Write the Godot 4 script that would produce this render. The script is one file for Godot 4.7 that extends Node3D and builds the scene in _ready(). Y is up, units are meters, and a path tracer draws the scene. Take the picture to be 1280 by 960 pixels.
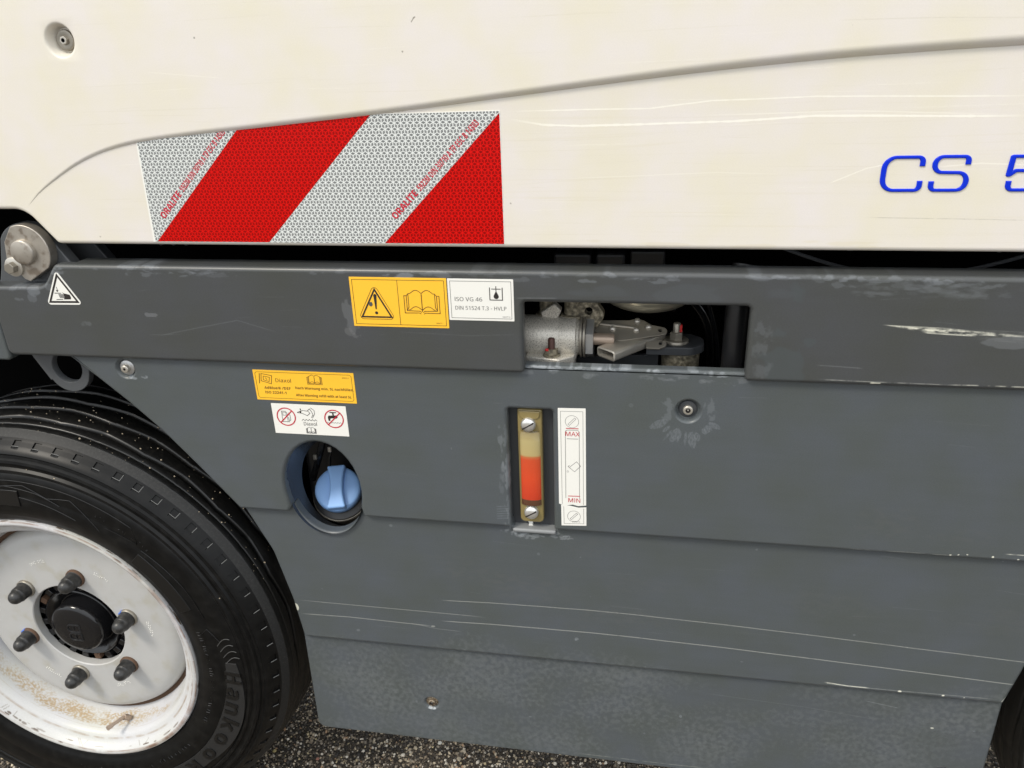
extends Node3D
# Close-up of the side of a street sweeper. Builders take millimetres; x runs along the vehicle, y up from the road, z out of its side.

const MM := 0.001
var sweeper: Node3D
var font: SystemFont
var font_bold: SystemFont
var rng := RandomNumberGenerator.new()


func _ready() -> void:
	# ---- camera, sky, sun, exposure
	var cam := Camera3D.new()
	cam.name = "camera"
	cam.fov = 52.137
	cam.near = 0.02
	cam.far = 400.0
	cam.transform = Transform3D(Basis(Vector3(0.98513, -0.03291, -0.16866), Vector3(-0.03755, 0.91655, -0.39815), Vector3(0.16769, 0.39857, 0.90168)).orthonormalized(), Vector3(0.26563, 1.23162, 0.85234))
	add_child(cam)
	cam.current = true
	var env := Environment.new()
	env.background_mode = Environment.BG_SKY
	var sky := Sky.new()
	var pm := ProceduralSkyMaterial.new()
	pm.sky_top_color = Color(0.95, 0.965, 0.98)
	pm.sky_horizon_color = Color(0.78, 0.80, 0.82)
	pm.sky_curve = 0.25
	pm.sky_energy_multiplier = 1.0
	pm.ground_horizon_color = Color(0.36, 0.35, 0.34)
	pm.ground_bottom_color = Color(0.22, 0.21, 0.20)
	sky.sky_material = pm
	env.sky = sky
	env.tonemap_mode = Environment.TONE_MAPPER_LINEAR
	env.tonemap_exposure = 1.92
	env.sdfgi_enabled = true
	env.ssao_enabled = true
	env.ssil_enabled = true
	var we := WorldEnvironment.new()
	we.name = "environment"
	we.environment = env
	add_child(we)
	var sun := DirectionalLight3D.new()
	sun.name = "sun"
	sun.light_energy = 0.4
	sun.light_color = Color(1.0, 0.97, 0.92)
	sun.light_angular_distance = 14.0
	sun.shadow_enabled = true
	add_child(sun)
	sun.look_at_from_position(Vector3(-0.55, 1.0, 0.62), Vector3.ZERO)

	rng.seed = 7
	font = SystemFont.new()
	font.font_names = PackedStringArray(["Droid Sans"])
	font_bold = SystemFont.new()
	font_bold.font_names = PackedStringArray(["Droid Sans"])
	font_bold.font_weight = 700
	make_materials()
	make_ground()
	sweeper = Node3D.new()
	sweeper.name = "street_sweeper"
	sweeper.set_meta("label", "white and dark grey street sweeper seen close at its side, with a black front wheel")
	sweeper.set_meta("category", "sweeper")
	add_child(sweeper)
	make_body()
	make_white_panel()
	make_grey_panels()
	make_hinge()
	make_wheels()
	make_filler()
	make_sight_glass()
	make_valve()
	make_bolts()
	make_stickers()
	make_emblem()


# ------------------------------------------------------------------ mesh builder
class MB:
	var v := PackedVector3Array()
	var n := PackedVector3Array()
	var t := PackedVector2Array()
	var uv_at := Vector2.ZERO
	var uv_size := Vector2(1000, 1000)

	func uv(p: Vector3) -> Vector2:
		return Vector2((p.x - uv_at.x) / uv_size.x, 1.0 - (p.y - uv_at.y) / uv_size.y)

	func tri(a: Vector3, b: Vector3, c: Vector3, na: Vector3, nb: Vector3, nc: Vector3) -> void:
		if (c - a).cross(b - a).dot(na + nb + nc) < 0.0:
			var s := b
			b = c
			c = s
			s = nb
			nb = nc
			nc = s
		v.append(a * 0.001)
		v.append(b * 0.001)
		v.append(c * 0.001)
		n.append(na)
		n.append(nb)
		n.append(nc)
		t.append(uv(a))
		t.append(uv(b))
		t.append(uv(c))

	func quad(a: Vector3, b: Vector3, c: Vector3, d: Vector3, na: Vector3, nb: Vector3, nc: Vector3, nd: Vector3) -> void:
		tri(a, b, c, na, nb, nc)
		tri(a, c, d, na, nc, nd)

	# faces of one flat polygon at height z, looking along +z or -z
	func face(poly: PackedVector2Array, z: float, dir := 1.0) -> void:
		var ids := Geometry2D.triangulate_polygon(poly)
		var nn := Vector3(0, 0, dir)
		for i in range(0, ids.size(), 3):
			var a := poly[ids[i]]
			var b := poly[ids[i + 1]]
			var c := poly[ids[i + 2]]
			tri(Vector3(a.x, a.y, z), Vector3(b.x, b.y, z), Vector3(c.x, c.y, z), nn, nn, nn)

	# a flat panel with a rounded front edge: outline in mm, front and back height, edge radius, round holes left open
	func plate(outline: PackedVector2Array, zf: float, zb: float, bev := 0.0, holes := [], back := true, steps := 4) -> void:
		var p := ccw(outline)
		var count := p.size()
		var en := PackedVector2Array()
		for i in count:
			var d := (p[(i + 1) % count] - p[i]).normalized()
			en.append(Vector2(d.y, -d.x))
		var inner := PackedVector2Array()
		var mit := PackedVector2Array()
		for i in count:
			var a := en[(i + count - 1) % count]
			var b := en[i]
			var m := (a + b) / maxf(0.35, 1.0 + a.dot(b))
			mit.append(m)
			inner.append(p[i] - m * bev)
		var rings := [[0.0, zb], [0.0, zf - bev]]
		var dirs := [Vector2(1, 0), Vector2(1, 0)]
		if bev > 0.0:
			for k in range(1, steps + 1):
				var a := PI / 2 * k / steps
				rings.append([bev * (1.0 - cos(a)), zf - bev + bev * sin(a)])
				dirs.append(Vector2(cos(a), sin(a)))
		for i in count:
			var j := (i + 1) % count
			var prev := en[(i + count - 1) % count]
			var next := en[j]
			var n0 := (en[i] + prev).normalized() if en[i].dot(prev) > 0.75 else en[i]
			var n1 := (en[i] + next).normalized() if en[i].dot(next) > 0.75 else en[i]
			for k in rings.size() - 1:
				var r0: float = rings[k][0]
				var r1: float = rings[k + 1][0]
				var z0: float = rings[k][1]
				var z1: float = rings[k + 1][1]
				var d0: Vector2 = dirs[k]
				var d1: Vector2 = dirs[k + 1]
				var a0 := p[i] - mit[i] * r0
				var b0 := p[j] - mit[j] * r0
				var a1 := p[i] - mit[i] * r1
				var b1 := p[j] - mit[j] * r1
				quad(Vector3(a0.x, a0.y, z0), Vector3(b0.x, b0.y, z0), Vector3(b1.x, b1.y, z1), Vector3(a1.x, a1.y, z1),
					Vector3(n0.x * d0.x, n0.y * d0.x, d0.y), Vector3(n1.x * d0.x, n1.y * d0.x, d0.y), Vector3(n1.x * d1.x, n1.y * d1.x, d1.y), Vector3(n0.x * d1.x, n0.y * d1.x, d1.y))
		# where a corner is tighter than the edge radius, the flat face keeps clear of it
		if bev > 0.0 and Geometry2D.triangulate_polygon(inner).is_empty():
			var best := PackedVector2Array()
			for q in Geometry2D.offset_polygon(p, -bev):
				if q.size() > best.size():
					best = q
			inner = best
		var pieces := [inner]
		for h in holes:
			var circle := PackedVector2Array()
			for k in 40:
				circle.append(Vector2(h[0], h[1]) + Vector2.from_angle(TAU * k / 40) * h[2])
			var left := PackedVector2Array([Vector2(-9000, -9000), Vector2(h[0], -9000), Vector2(h[0], 9000), Vector2(-9000, 9000)])
			var right := PackedVector2Array([Vector2(h[0], -9000), Vector2(9000, -9000), Vector2(9000, 9000), Vector2(h[0], 9000)])
			var cut := []
			for q in pieces:
				for side in [left, right]:
					for half in Geometry2D.intersect_polygons(q, side):
						cut.append_array(Geometry2D.clip_polygons(half, circle))
			pieces = cut
		for q in pieces:
			face(q, zf, 1.0)
		if back:
			if holes.is_empty():
				face(p, zb, -1.0)
			else:
				for q in pieces:
					face(q, zb, -1.0)

	static func ccw(o: PackedVector2Array) -> PackedVector2Array:
		var s := 0.0
		for i in o.size():
			s += o[i].cross(o[(i + 1) % o.size()])
		var p := o.duplicate()
		if s < 0.0:
			p.reverse()
		return p

	# a net of points, rows x cols, smoothed where it bends less than about 40 degrees; toward gives the rough outward side
	func grid(P: Array, wrap_c := false, flip := false) -> void:
		var rows := P.size()
		var cols: int = P[0].size()
		var cc := cols if wrap_c else cols - 1
		var fn := []
		for i in rows - 1:
			var line := PackedVector3Array()
			for j in cc:
				var k := (j + 1) % cols
				var f: Vector3 = (P[i + 1][k] - P[i][j]).cross(P[i + 1][j] - P[i][k])
				line.append((-f if flip else f).normalized())
			fn.append(line)
		for i in rows - 1:
			for j in cc:
				var k := (j + 1) % cols
				var me: Vector3 = fn[i][j]
				var q := [P[i][j], P[i][k], P[i + 1][k], P[i + 1][j]]
				var ns := []
				for c in 4:
					var ri := i + (1 if c >= 2 else 0)
					var ci := j + (1 if c == 1 or c == 2 else 0)
					var s := Vector3.ZERO
					for a in [ri - 1, ri]:
						for b in [ci - 1, ci]:
							var bb: int = b
							if wrap_c:
								bb = posmod(b, cols)
							if a < 0 or a >= rows - 1 or bb < 0 or bb >= cc:
								continue
							var o: Vector3 = fn[a][bb]
							if o.dot(me) > 0.72:
								s += o
					ns.append(s.normalized() if s.length() > 0.01 else me)
				quad(q[0], q[1], q[2], q[3], ns[0], ns[1], ns[2], ns[3])

	# surface of revolution about the z axis through c; profile of (radius, z) from the middle outwards and then back
	func lathe(prof: Array, c := Vector3.ZERO, seg := 48) -> void:
		var P := []
		for pr in prof:
			var line := PackedVector3Array()
			for k in seg:
				var a := TAU * k / seg
				line.append(c + Vector3(cos(a) * pr.x, sin(a) * pr.x, pr.y))
			P.append(line)
		grid(P, true)

	# a round tube along a path
	func tube(path: Array, r: float, seg := 10, caps := true) -> void:
		var P := []
		var up := Vector3(0.13, 0.3, 0.95).normalized()
		for i in path.size():
			var a: Vector3 = path[maxi(i - 1, 0)]
			var b: Vector3 = path[mini(i + 1, path.size() - 1)]
			var d := (b - a).normalized()
			var s := d.cross(up).normalized()
			var w := s.cross(d).normalized()
			var line := PackedVector3Array()
			for k in seg:
				var g := TAU * k / seg
				line.append(path[i] + (s * cos(g) + w * sin(g)) * r)
			P.append(line)
		grid(P, true, true)
		if caps:
			for e in [0, path.size() - 1]:
				var dd: Vector3 = (path[0] - path[1]).normalized() if e == 0 else (path[e] - path[e - 1]).normalized()
				for k in seg:
					tri(path[e], P[e][k], P[e][(k + 1) % seg], dd, dd, dd)

	# a box with chamfered upright edges
	func box(c: Vector3, s: Vector3, bev := 0.0) -> void:
		var o := MB.rounded([Vector2(c.x - s.x / 2, c.y - s.y / 2), Vector2(c.x + s.x / 2, c.y - s.y / 2), Vector2(c.x + s.x / 2, c.y + s.y / 2), Vector2(c.x - s.x / 2, c.y + s.y / 2)], [bev, bev, bev, bev], 3)
		plate(o, c.z + s.z / 2, c.z - s.z / 2, minf(bev, s.z * 0.4))

	# a flat ribbon along a line, mitred so that it never overlaps itself
	func stroke(pts: Array, w: float, z: float, closed := false) -> void:
		var count := pts.size()
		var L := PackedVector2Array()
		var R := PackedVector2Array()
		for i in count:
			var p: Vector2 = pts[i]
			var d0: Vector2 = (p - pts[posmod(i - 1, count)]).normalized() if closed or i > 0 else (pts[1] - p).normalized()
			var d1: Vector2 = (pts[(i + 1) % count] - p).normalized() if closed or i < count - 1 else d0
			var a := Vector2(-d0.y, d0.x)
			var b := Vector2(-d1.y, d1.x)
			var m := (a + b) / maxf(0.3, 1.0 + a.dot(b))
			L.append(p + m * w / 2)
			R.append(p - m * w / 2)
		var nn := Vector3(0, 0, 1)
		for i in (count if closed else count - 1):
			var j := (i + 1) % count
			quad(Vector3(L[i].x, L[i].y, z), Vector3(L[j].x, L[j].y, z), Vector3(R[j].x, R[j].y, z), Vector3(R[i].x, R[i].y, z), nn, nn, nn, nn)

	func fill(pts: Array, z: float) -> void:
		face(PackedVector2Array(pts), z, 1.0)

	func disc(c: Vector2, r: float, z: float, seg := 20) -> void:
		var q := PackedVector2Array()
		for k in seg:
			q.append(c + Vector2.from_angle(TAU * k / seg) * r)
		face(q, z, 1.0)

	# lettering: height of the capitals in mm, placed by a transform given in mm
	func text(s: String, f: Font, cap: float, at: Transform3D, depth := 0.0, squeeze := 1.0, align := 0) -> void:
		var tm := TextMesh.new()
		tm.font = f
		tm.font_size = 48
		tm.pixel_size = cap / (48.0 * 0.714)
		tm.depth = depth
		tm.curve_step = 0.7
		tm.text = s
		tm.horizontal_alignment = align as HorizontalAlignment
		var arr := tm.surface_get_arrays(0)
		var pv: PackedVector3Array = arr[Mesh.ARRAY_VERTEX]
		var pn: PackedVector3Array = arr[Mesh.ARRAY_NORMAL]
		var id: PackedInt32Array = arr[Mesh.ARRAY_INDEX] if arr[Mesh.ARRAY_INDEX] != null else PackedInt32Array()
		var lift := (f.get_ascent(48) - f.get_descent(48)) / 2.0 * tm.pixel_size
		if id.is_empty():
			id = PackedInt32Array(range(pv.size()))
		for k in range(0, id.size(), 3):
			var c := []
			var m := []
			for h in 3:
				var q := pv[id[k + h]]
				c.append(at * Vector3(q.x * squeeze, q.y + lift, q.z))
				m.append((at.basis * pn[id[k + h]]).normalized())
			tri(c[0], c[1], c[2], m[0], m[1], m[2])

	static func rounded(pts: Array, radii: Array, steps := 6) -> PackedVector2Array:
		var out := PackedVector2Array()
		var count := pts.size()
		for i in count:
			var p: Vector2 = pts[i]
			var r: float = radii[i] if i < radii.size() else 0.0
			var a: Vector2 = pts[(i + count - 1) % count] - p
			var b: Vector2 = pts[(i + 1) % count] - p
			if r <= 0.01:
				out.append(p)
				continue
			var half := absf(a.angle_to(b)) / 2
			var cut := minf(r / tan(half), minf(a.length(), b.length()) * 0.49)
			r = cut * tan(half)
			var mid := p + (a.normalized() + b.normalized()).normalized() * (r / sin(half))
			var from := (p + a.normalized() * cut) - mid
			var to := (p + b.normalized() * cut) - mid
			for k in steps + 1:
				out.append(mid + from.rotated(from.angle_to(to) * k / steps))
		return out

	func mesh() -> ArrayMesh:
		var arr := []
		arr.resize(Mesh.ARRAY_MAX)
		arr[Mesh.ARRAY_VERTEX] = v
		arr[Mesh.ARRAY_NORMAL] = n
		arr[Mesh.ARRAY_TEX_UV] = t
		var m := ArrayMesh.new()
		m.add_surface_from_arrays(Mesh.PRIMITIVE_TRIANGLES, arr)
		return m


func put(b: MB, called: String, m: Material, parent: Node, label := "", at := Transform3D.IDENTITY) -> MeshInstance3D:
	var o := MeshInstance3D.new()
	o.name = called
	o.mesh = b.mesh()
	o.material_override = m
	o.transform = at
	if label:
		o.set_meta("label", label)
	parent.add_child(o, true)
	return o


func group_node(called: String, parent: Node, label := "", at := Transform3D.IDENTITY) -> Node3D:
	var o := Node3D.new()
	o.name = called
	o.transform = at
	if label:
		o.set_meta("label", label)
	parent.add_child(o, true)
	return o


func V(x: float, y: float) -> Vector2:
	return Vector2(x, y)


func ellipse(cx: float, cy: float, rx: float, ry: float, a0: float, a1: float, steps: int) -> Array:
	var q := []
	for k in steps + 1:
		var a := deg_to_rad(lerpf(a0, a1, float(k) / steps))
		q.append(Vector2(cx + cos(a) * rx, cy + sin(a) * ry))
	return q


# ------------------------------------------------------------------ materials
var M := {}
const BEAM_AT := Vector2(-620, 850)
const BEAM_SIZE := Vector2(1440, 170)
const SIDE_AT := Vector2(-520, 220)
const SIDE_SIZE := Vector2(1300, 680)
const WHITE_AT := Vector2(-560, 1000)
const WHITE_SIZE := Vector2(1220, 320)


func lin(r: float, g: float, b: float) -> Color:
	return Color(r, g, b).linear_to_srgb()


func mat(called: String, c: Color, rough := 0.5, metal := 0.0) -> StandardMaterial3D:
	var m := StandardMaterial3D.new()
	m.resource_name = called
	m.albedo_color = c
	m.roughness = rough
	m.metallic = metal
	M[called] = m
	return m


func noise(sd: int, freq: float, oct := 4) -> FastNoiseLite:
	var f := FastNoiseLite.new()
	f.seed = sd
	f.noise_type = FastNoiseLite.TYPE_SIMPLEX_SMOOTH
	f.frequency = freq
	f.fractal_octaves = oct
	return f


func noise_tex(sd: int, freq: float, oct: int, colors: Array, offsets: Array, size := 256, normal := false, strength := 2.0) -> NoiseTexture2D:
	var t := NoiseTexture2D.new()
	t.width = size
	t.height = size
	t.seamless = true
	t.noise = noise(sd, freq, oct)
	if normal:
		t.as_normal_map = true
		t.bump_strength = strength
	else:
		var g := Gradient.new()
		g.colors = PackedColorArray(colors)
		g.offsets = PackedFloat32Array(offsets)
		t.color_ramp = g
	return t


func tri_tex(m: StandardMaterial3D, tex: Texture2D, per_m: float) -> void:
	m.albedo_texture = tex
	m.uv1_triplanar = true
	m.uv1_scale = Vector3.ONE * per_m


func bump(m: StandardMaterial3D, tex: Texture2D, scale: float, per_m: float) -> void:
	m.normal_enabled = true
	m.normal_texture = tex
	m.normal_scale = scale
	m.uv1_triplanar = true
	m.uv1_scale = Vector3.ONE * per_m


func make_materials() -> void:
	var fine := noise_tex(3, 0.06, 4, [], [], 256, true, 3.0)
	M.fine = fine
	mat("grey_beam", Color.WHITE, 0.36)
	M.grey_beam.albedo_texture = beam_print()
	mat("grey_side", Color.WHITE, 0.38)
	M.grey_side.albedo_texture = side_print()
	mat("white_paint", Color.WHITE, 0.30)
	M.white_paint.albedo_texture = white_print()
	mat("shell_white", lin(0.78, 0.73, 0.62), 0.35)
	mat("grey_metal", lin(0.075, 0.08, 0.085), 0.45)
	mat("dark_grey", lin(0.045, 0.048, 0.052), 0.5)
	mat("black", lin(0.003, 0.003, 0.003), 0.9)
	M.black.metallic_specular = 0.1
	mat("scuffed", lin(0.21, 0.218, 0.222), 0.42)
	mat("sleeve_grey", lin(0.03, 0.031, 0.032), 0.24)
	mat("black_gloss", lin(0.008, 0.008, 0.009), 0.14)
	mat("black_plastic", lin(0.012, 0.012, 0.013), 0.35)
	mat("rubber", Color.WHITE, 0.36)
	M.rubber.metallic_specular = 0.32
	mat("rubber_worn", Color.WHITE, 0.6)
	tri_tex(M.rubber_worn, noise_tex(17, 0.07, 4, [lin(0.008, 0.008, 0.008), lin(0.011, 0.011, 0.0105), lin(0.05, 0.049, 0.046)], [0.3, 0.6, 0.97], 512), 7.0)
	mat("lip_glint", lin(0.16, 0.16, 0.155), 0.4)  # pale tone stands in for glints on the notch edges
	mat("wave_glint", lin(0.07, 0.07, 0.068), 0.3)  # lightened so the colour carries the glint along the waves
	tri_tex(M.rubber, noise_tex(11, 0.02, 5, [lin(0.0035, 0.0035, 0.0035), lin(0.006, 0.006, 0.006), lin(0.012, 0.0115, 0.0105)], [0.25, 0.6, 0.95], 512), 4.0)
	mat("tread_rubber", Color.WHITE, 0.34)
	tri_tex(M.tread_rubber, noise_tex(15, 0.045, 5, [lin(0.003, 0.003, 0.003), lin(0.006, 0.006, 0.0055), lin(0.035, 0.031, 0.025)], [0.3, 0.7, 0.98], 512), 6.0)
	mat("rubber_band", lin(0.015, 0.015, 0.015), 0.5)
	mat("rubber_raised", lin(0.005, 0.005, 0.005), 0.28)
	mat("dust", lin(0.36, 0.30, 0.22), 0.9)
	mat("disc_paint", Color.WHITE, 0.42)
	tri_tex(M.disc_paint, noise_tex(21, 0.012, 4, [lin(0.42, 0.405, 0.36), lin(0.455, 0.452, 0.44), lin(0.475, 0.472, 0.46)], [0.12, 0.4, 0.9], 512), 3.0)
	mat("rim_paint", Color.WHITE, 0.38)
	mat("nut_cap", Color.WHITE, 0.38)
	tri_tex(M.nut_cap, noise_tex(31, 0.03, 4, [lin(0.018, 0.018, 0.018), lin(0.035, 0.034, 0.032), lin(0.07, 0.06, 0.05)], [0.3, 0.7, 1.0], 256), 14.0)
	mat("rust", lin(0.10, 0.055, 0.032), 0.8)
	mat("blue_mark", lin(0.10, 0.20, 0.62), 0.6)
	mat("copper", lin(0.42, 0.33, 0.26), 0.42, 0.5)
	mat("steel", lin(0.55, 0.52, 0.46), 0.33, 0.7)
	mat("steel_dark", lin(0.30, 0.275, 0.23), 0.36, 0.6)
	mat("stain", Color.WHITE, 0.45, 0.55)
	tri_tex(M.stain, noise_tex(47, 0.05, 4, [lin(0.07, 0.045, 0.03), lin(0.24, 0.19, 0.13), lin(0.5, 0.46, 0.38)], [0.2, 0.55, 0.9], 128), 40.0)
	mat("zinc", lin(0.50, 0.50, 0.49), 0.33, 0.7)
	mat("bright_metal", lin(0.72, 0.71, 0.68), 0.3, 0.75)
	mat("keeper_steel", Color.WHITE, 0.42, 0.7)
	tri_tex(M.keeper_steel, noise_tex(41, 0.02, 4, [lin(0.25, 0.21, 0.17), lin(0.42, 0.385, 0.335), lin(0.47, 0.435, 0.38)], [0.16, 0.42, 0.9], 256), 9.0)
	mat("cast", Color.WHITE, 0.42, 0.35)
	tri_tex(M.cast, noise_tex(43, 0.11, 3, [lin(0.08, 0.07, 0.06), lin(0.52, 0.49, 0.43), lin(0.70, 0.67, 0.60)], [0.10, 0.30, 0.85], 256), 16.0)
	mat("cast_brown", Color.WHITE, 0.5, 0.3)
	tri_tex(M.cast_brown, noise_tex(44, 0.05, 4, [lin(0.08, 0.07, 0.05), lin(0.26, 0.23, 0.165), lin(0.5, 0.45, 0.35)], [0.2, 0.6, 0.95], 256), 10.0)
	mat("stud_brown", lin(0.075, 0.032, 0.024), 0.5, 0.3)
	mat("red_paint", lin(0.55, 0.02, 0.02), 0.5)
	mat("olive_tank", lin(0.5, 0.47, 0.37), 0.3, 0.6)
	mat("cap_blue", lin(0.27, 0.47, 0.82), 0.42)
	mat("amber_clear", lin(0.24, 0.185, 0.07), 0.14)
	M.amber_clear.clearcoat_enabled = true
	M.amber_clear.clearcoat = 0.6
	mat("amber_column", lin(0.44, 0.35, 0.15), 0.16)
	mat("fluid", lin(0.70, 0.075, 0.02), 0.14)
	mat("glass_clear", Color(0.05, 0.045, 0.03, 0.04), 0.06)
	M.glass_clear.transparency = BaseMaterial3D.TRANSPARENCY_ALPHA
	for e in [["amber_column", [lin(0.34, 0.26, 0.10), lin(0.50, 0.41, 0.19), lin(0.52, 0.41, 0.18), lin(0.56, 0.26, 0.09)], [0.0, 0.35, 0.93, 1.0]], ["fluid", [lin(0.58, 0.17, 0.06), lin(0.66, 0.085, 0.025), lin(0.72, 0.075, 0.02), lin(0.62, 0.05, 0.016)], [0.0, 0.07, 0.5, 1.0]]]:
		var g := Gradient.new()
		g.colors = PackedColorArray(e[1])
		g.offsets = PackedFloat32Array(e[2])
		var gt := GradientTexture2D.new()
		gt.gradient = g
		gt.width = 8
		gt.height = 128
		gt.fill_from = Vector2(0, 0)
		gt.fill_to = Vector2(0, 1)
		M[e[0]].albedo_color = Color.WHITE
		M[e[0]].albedo_texture = gt
	mat("fluid_low", lin(0.12, 0.05, 0.025), 0.18)
	mat("sticker_yellow", lin(0.94, 0.52, 0.035), 0.38)
	mat("sticker_white", lin(0.80, 0.79, 0.74), 0.4)
	mat("print_black", lin(0.02, 0.016, 0.014), 0.5)
	mat("print_grey", lin(0.12, 0.115, 0.11), 0.5)
	mat("print_brown", lin(0.11, 0.05, 0.012), 0.5)
	mat("print_red", lin(0.50, 0.008, 0.03), 0.45)
	mat("emblem_blue", lin(0.005, 0.030, 0.58), 0.2)
	M.emblem_blue.metallic_specular = 0.3
	mat("retro_white", Color.WHITE, 0.3)
	M.retro_white.albedo_texture = retro_print([Color8(124, 126, 126), Color8(142, 144, 143), Color8(112, 115, 115)], Color8(222, 225, 222))
	mat("retro_red", Color.WHITE, 0.3)
	M.retro_red.albedo_texture = retro_print([Color8(142, 4, 2), Color8(156, 6, 3), Color8(134, 3, 2)], Color8(212, 14, 8))
	for k in ["retro_white", "retro_red"]:
		M[k].metallic_specular = 0.3
	bump(M.rubber_raised, fine, 0.15, 30.0)
	M.rim_paint.albedo_texture = rim_print()


# ---- printed and worn surfaces: small pictures of what the paint itself looks like, and one ledge highlight
class Canvas:
	var img: Image
	var at: Vector2
	var size: Vector2
	var w: int
	var h: int
	var ns := FastNoiseLite.new()

	func _init(width: int, height: int, at_: Vector2, size_: Vector2, base: Color, vary: float, sd: int, tint := Color(1, 1, 1)) -> void:
		w = width
		h = height
		at = at_
		size = size_
		ns.seed = sd
		ns.frequency = 0.05
		ns.fractal_octaves = 4
		var big := FastNoiseLite.new()
		big.seed = sd + 1
		big.frequency = 0.006
		big.fractal_octaves = 4
		var a := big.get_image(w, h, false, false, false).get_data()
		big.seed = sd + 2
		big.frequency = 0.35
		big.fractal_octaves = 2
		var b := big.get_image(w, h, false, false, false).get_data()
		big.seed = sd + 3
		big.frequency = 0.05
		var st := big.get_image(int(w / 12.0), h, false, false, false)
		st.resize(w, h, Image.INTERPOLATE_CUBIC)
		var c := st.get_data()
		var d := PackedByteArray()
		d.resize(w * h * 3)
		var k := 0
		for i in w * h:
			var f := 1.0 + ((a[i] - 128) * 0.0014 + (b[i] - 128) * 0.0030 + (c[i] - 128) * 0.0006) * vary
			d[k] = int(clampf(base.r8 * f, 0, 255))
			d[k + 1] = int(clampf(base.g8 * f, 0, 255))
			d[k + 2] = int(clampf(base.b8 * f * (1.0 + (a[i] - 128) * 0.0004), 0, 255))
			k += 3
		img = Image.create_from_data(w, h, false, Image.FORMAT_RGB8, d)

	func px(p: Vector2) -> Vector2:
		return Vector2((p.x - at.x) / size.x * w, (1.0 - (p.y - at.y) / size.y) * h)

	func dot(x: int, y: int, c: Color, a: float) -> void:
		if x < 0 or y < 0 or x >= w or y >= h or a <= 0.0:
			return
		img.set_pixel(x, y, img.get_pixel(x, y).lerp(c, minf(a, 1.0)))

	# a scratch along a line: width in mm, broken up by noise, fading at its ends
	func scratch(pts: Array, wide: float, c: Color, a: float, broken := 0.0, fade := 0.1, wobble := 0.4) -> void:
		var pw := wide / size.x * w
		var total := 0.0
		for i in pts.size() - 1:
			total += px(pts[i]).distance_to(px(pts[i + 1]))
		var run := 0.0
		for i in pts.size() - 1:
			var p := px(pts[i])
			var q := px(pts[i + 1])
			var len := p.distance_to(q)
			var nrm := (q - p).normalized().orthogonal()
			var steps := int(len) + 1
			for s in steps:
				var f := float(s) / steps
				var m := p.lerp(q, f)
				var g := (run + len * f) / total
				var e := clampf(minf(g, 1.0 - g) / maxf(fade, 0.001), 0.0, 1.0)
				var nn := ns.get_noise_2d(m.x * 0.9, m.y * 3.0)
				var al := a * e * clampf(1.0 - broken * (0.55 + nn * 1.6), 0.0, 1.0)
				m += nrm * ns.get_noise_2d(m.x * 0.08, 77.0) * wobble * 2.0
				var half := maxf(pw * 0.5 * (0.7 + 0.5 * nn), 0.5)
				var y0 := int(floor(m.y - half))
				for y in range(y0, int(ceil(m.y + half)) + 1):
					var cov := clampf(half + 0.5 - absf(y + 0.5 - m.y), 0.0, 1.0)
					dot(int(m.x), y, c, al * cov)
			run += len

	# a rubbed streak in any direction, wide in the middle and ragged
	func streak(p0: Vector2, p1: Vector2, wide: float, c: Color, a: float, broken := 0.6) -> void:
		var p := px(p0)
		var q := px(p1)
		var half := maxf(wide / size.x * w * 0.5, 0.6)
		var nrm := (q - p).normalized().orthogonal()
		var steps := int(p.distance_to(q)) + 1
		for s in steps:
			var f := float(s) / steps
			var m := p.lerp(q, f)
			var r := half * sin(PI * (0.12 + 0.8 * f))
			var k := -r
			while k <= r:
				var z := m + nrm * k
				var nn := ns.get_noise_2d(z.x * 5.0, z.y * 2.2)
				dot(int(z.x), int(z.y), c, a * clampf(1.0 - broken * (0.5 + nn * 1.8), 0.0, 1.0))
				k += 0.8

	# a rubbed patch with a ragged edge
	func smear(c: Vector2, r: Vector2, col: Color, a: float, stretch := Vector2(1, 1), hard := 0.2, thr := 0.1) -> void:
		var m := px(c)
		var rr := Vector2(r.x / size.x * w, r.y / size.y * h)
		for y in range(int(m.y - rr.y), int(m.y + rr.y) + 1):
			for x in range(int(m.x - rr.x), int(m.x + rr.x) + 1):
				var dx := (x - m.x) / rr.x
				var dy := (y - m.y) / rr.y
				var d := dx * dx + dy * dy
				if d >= 1.0:
					continue
				var nn := ns.get_noise_2d(x * stretch.x * 0.5 + c.x, y * stretch.y * 0.5 + c.y) * 1.3 + 0.45
				var k := smoothstep(thr, thr + hard, nn * (1.0 - d) - d * 0.25)
				dot(x, y, col, a * k)

	func texture() -> ImageTexture:
		img.generate_mipmaps()
		return ImageTexture.create_from_image(img)


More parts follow.
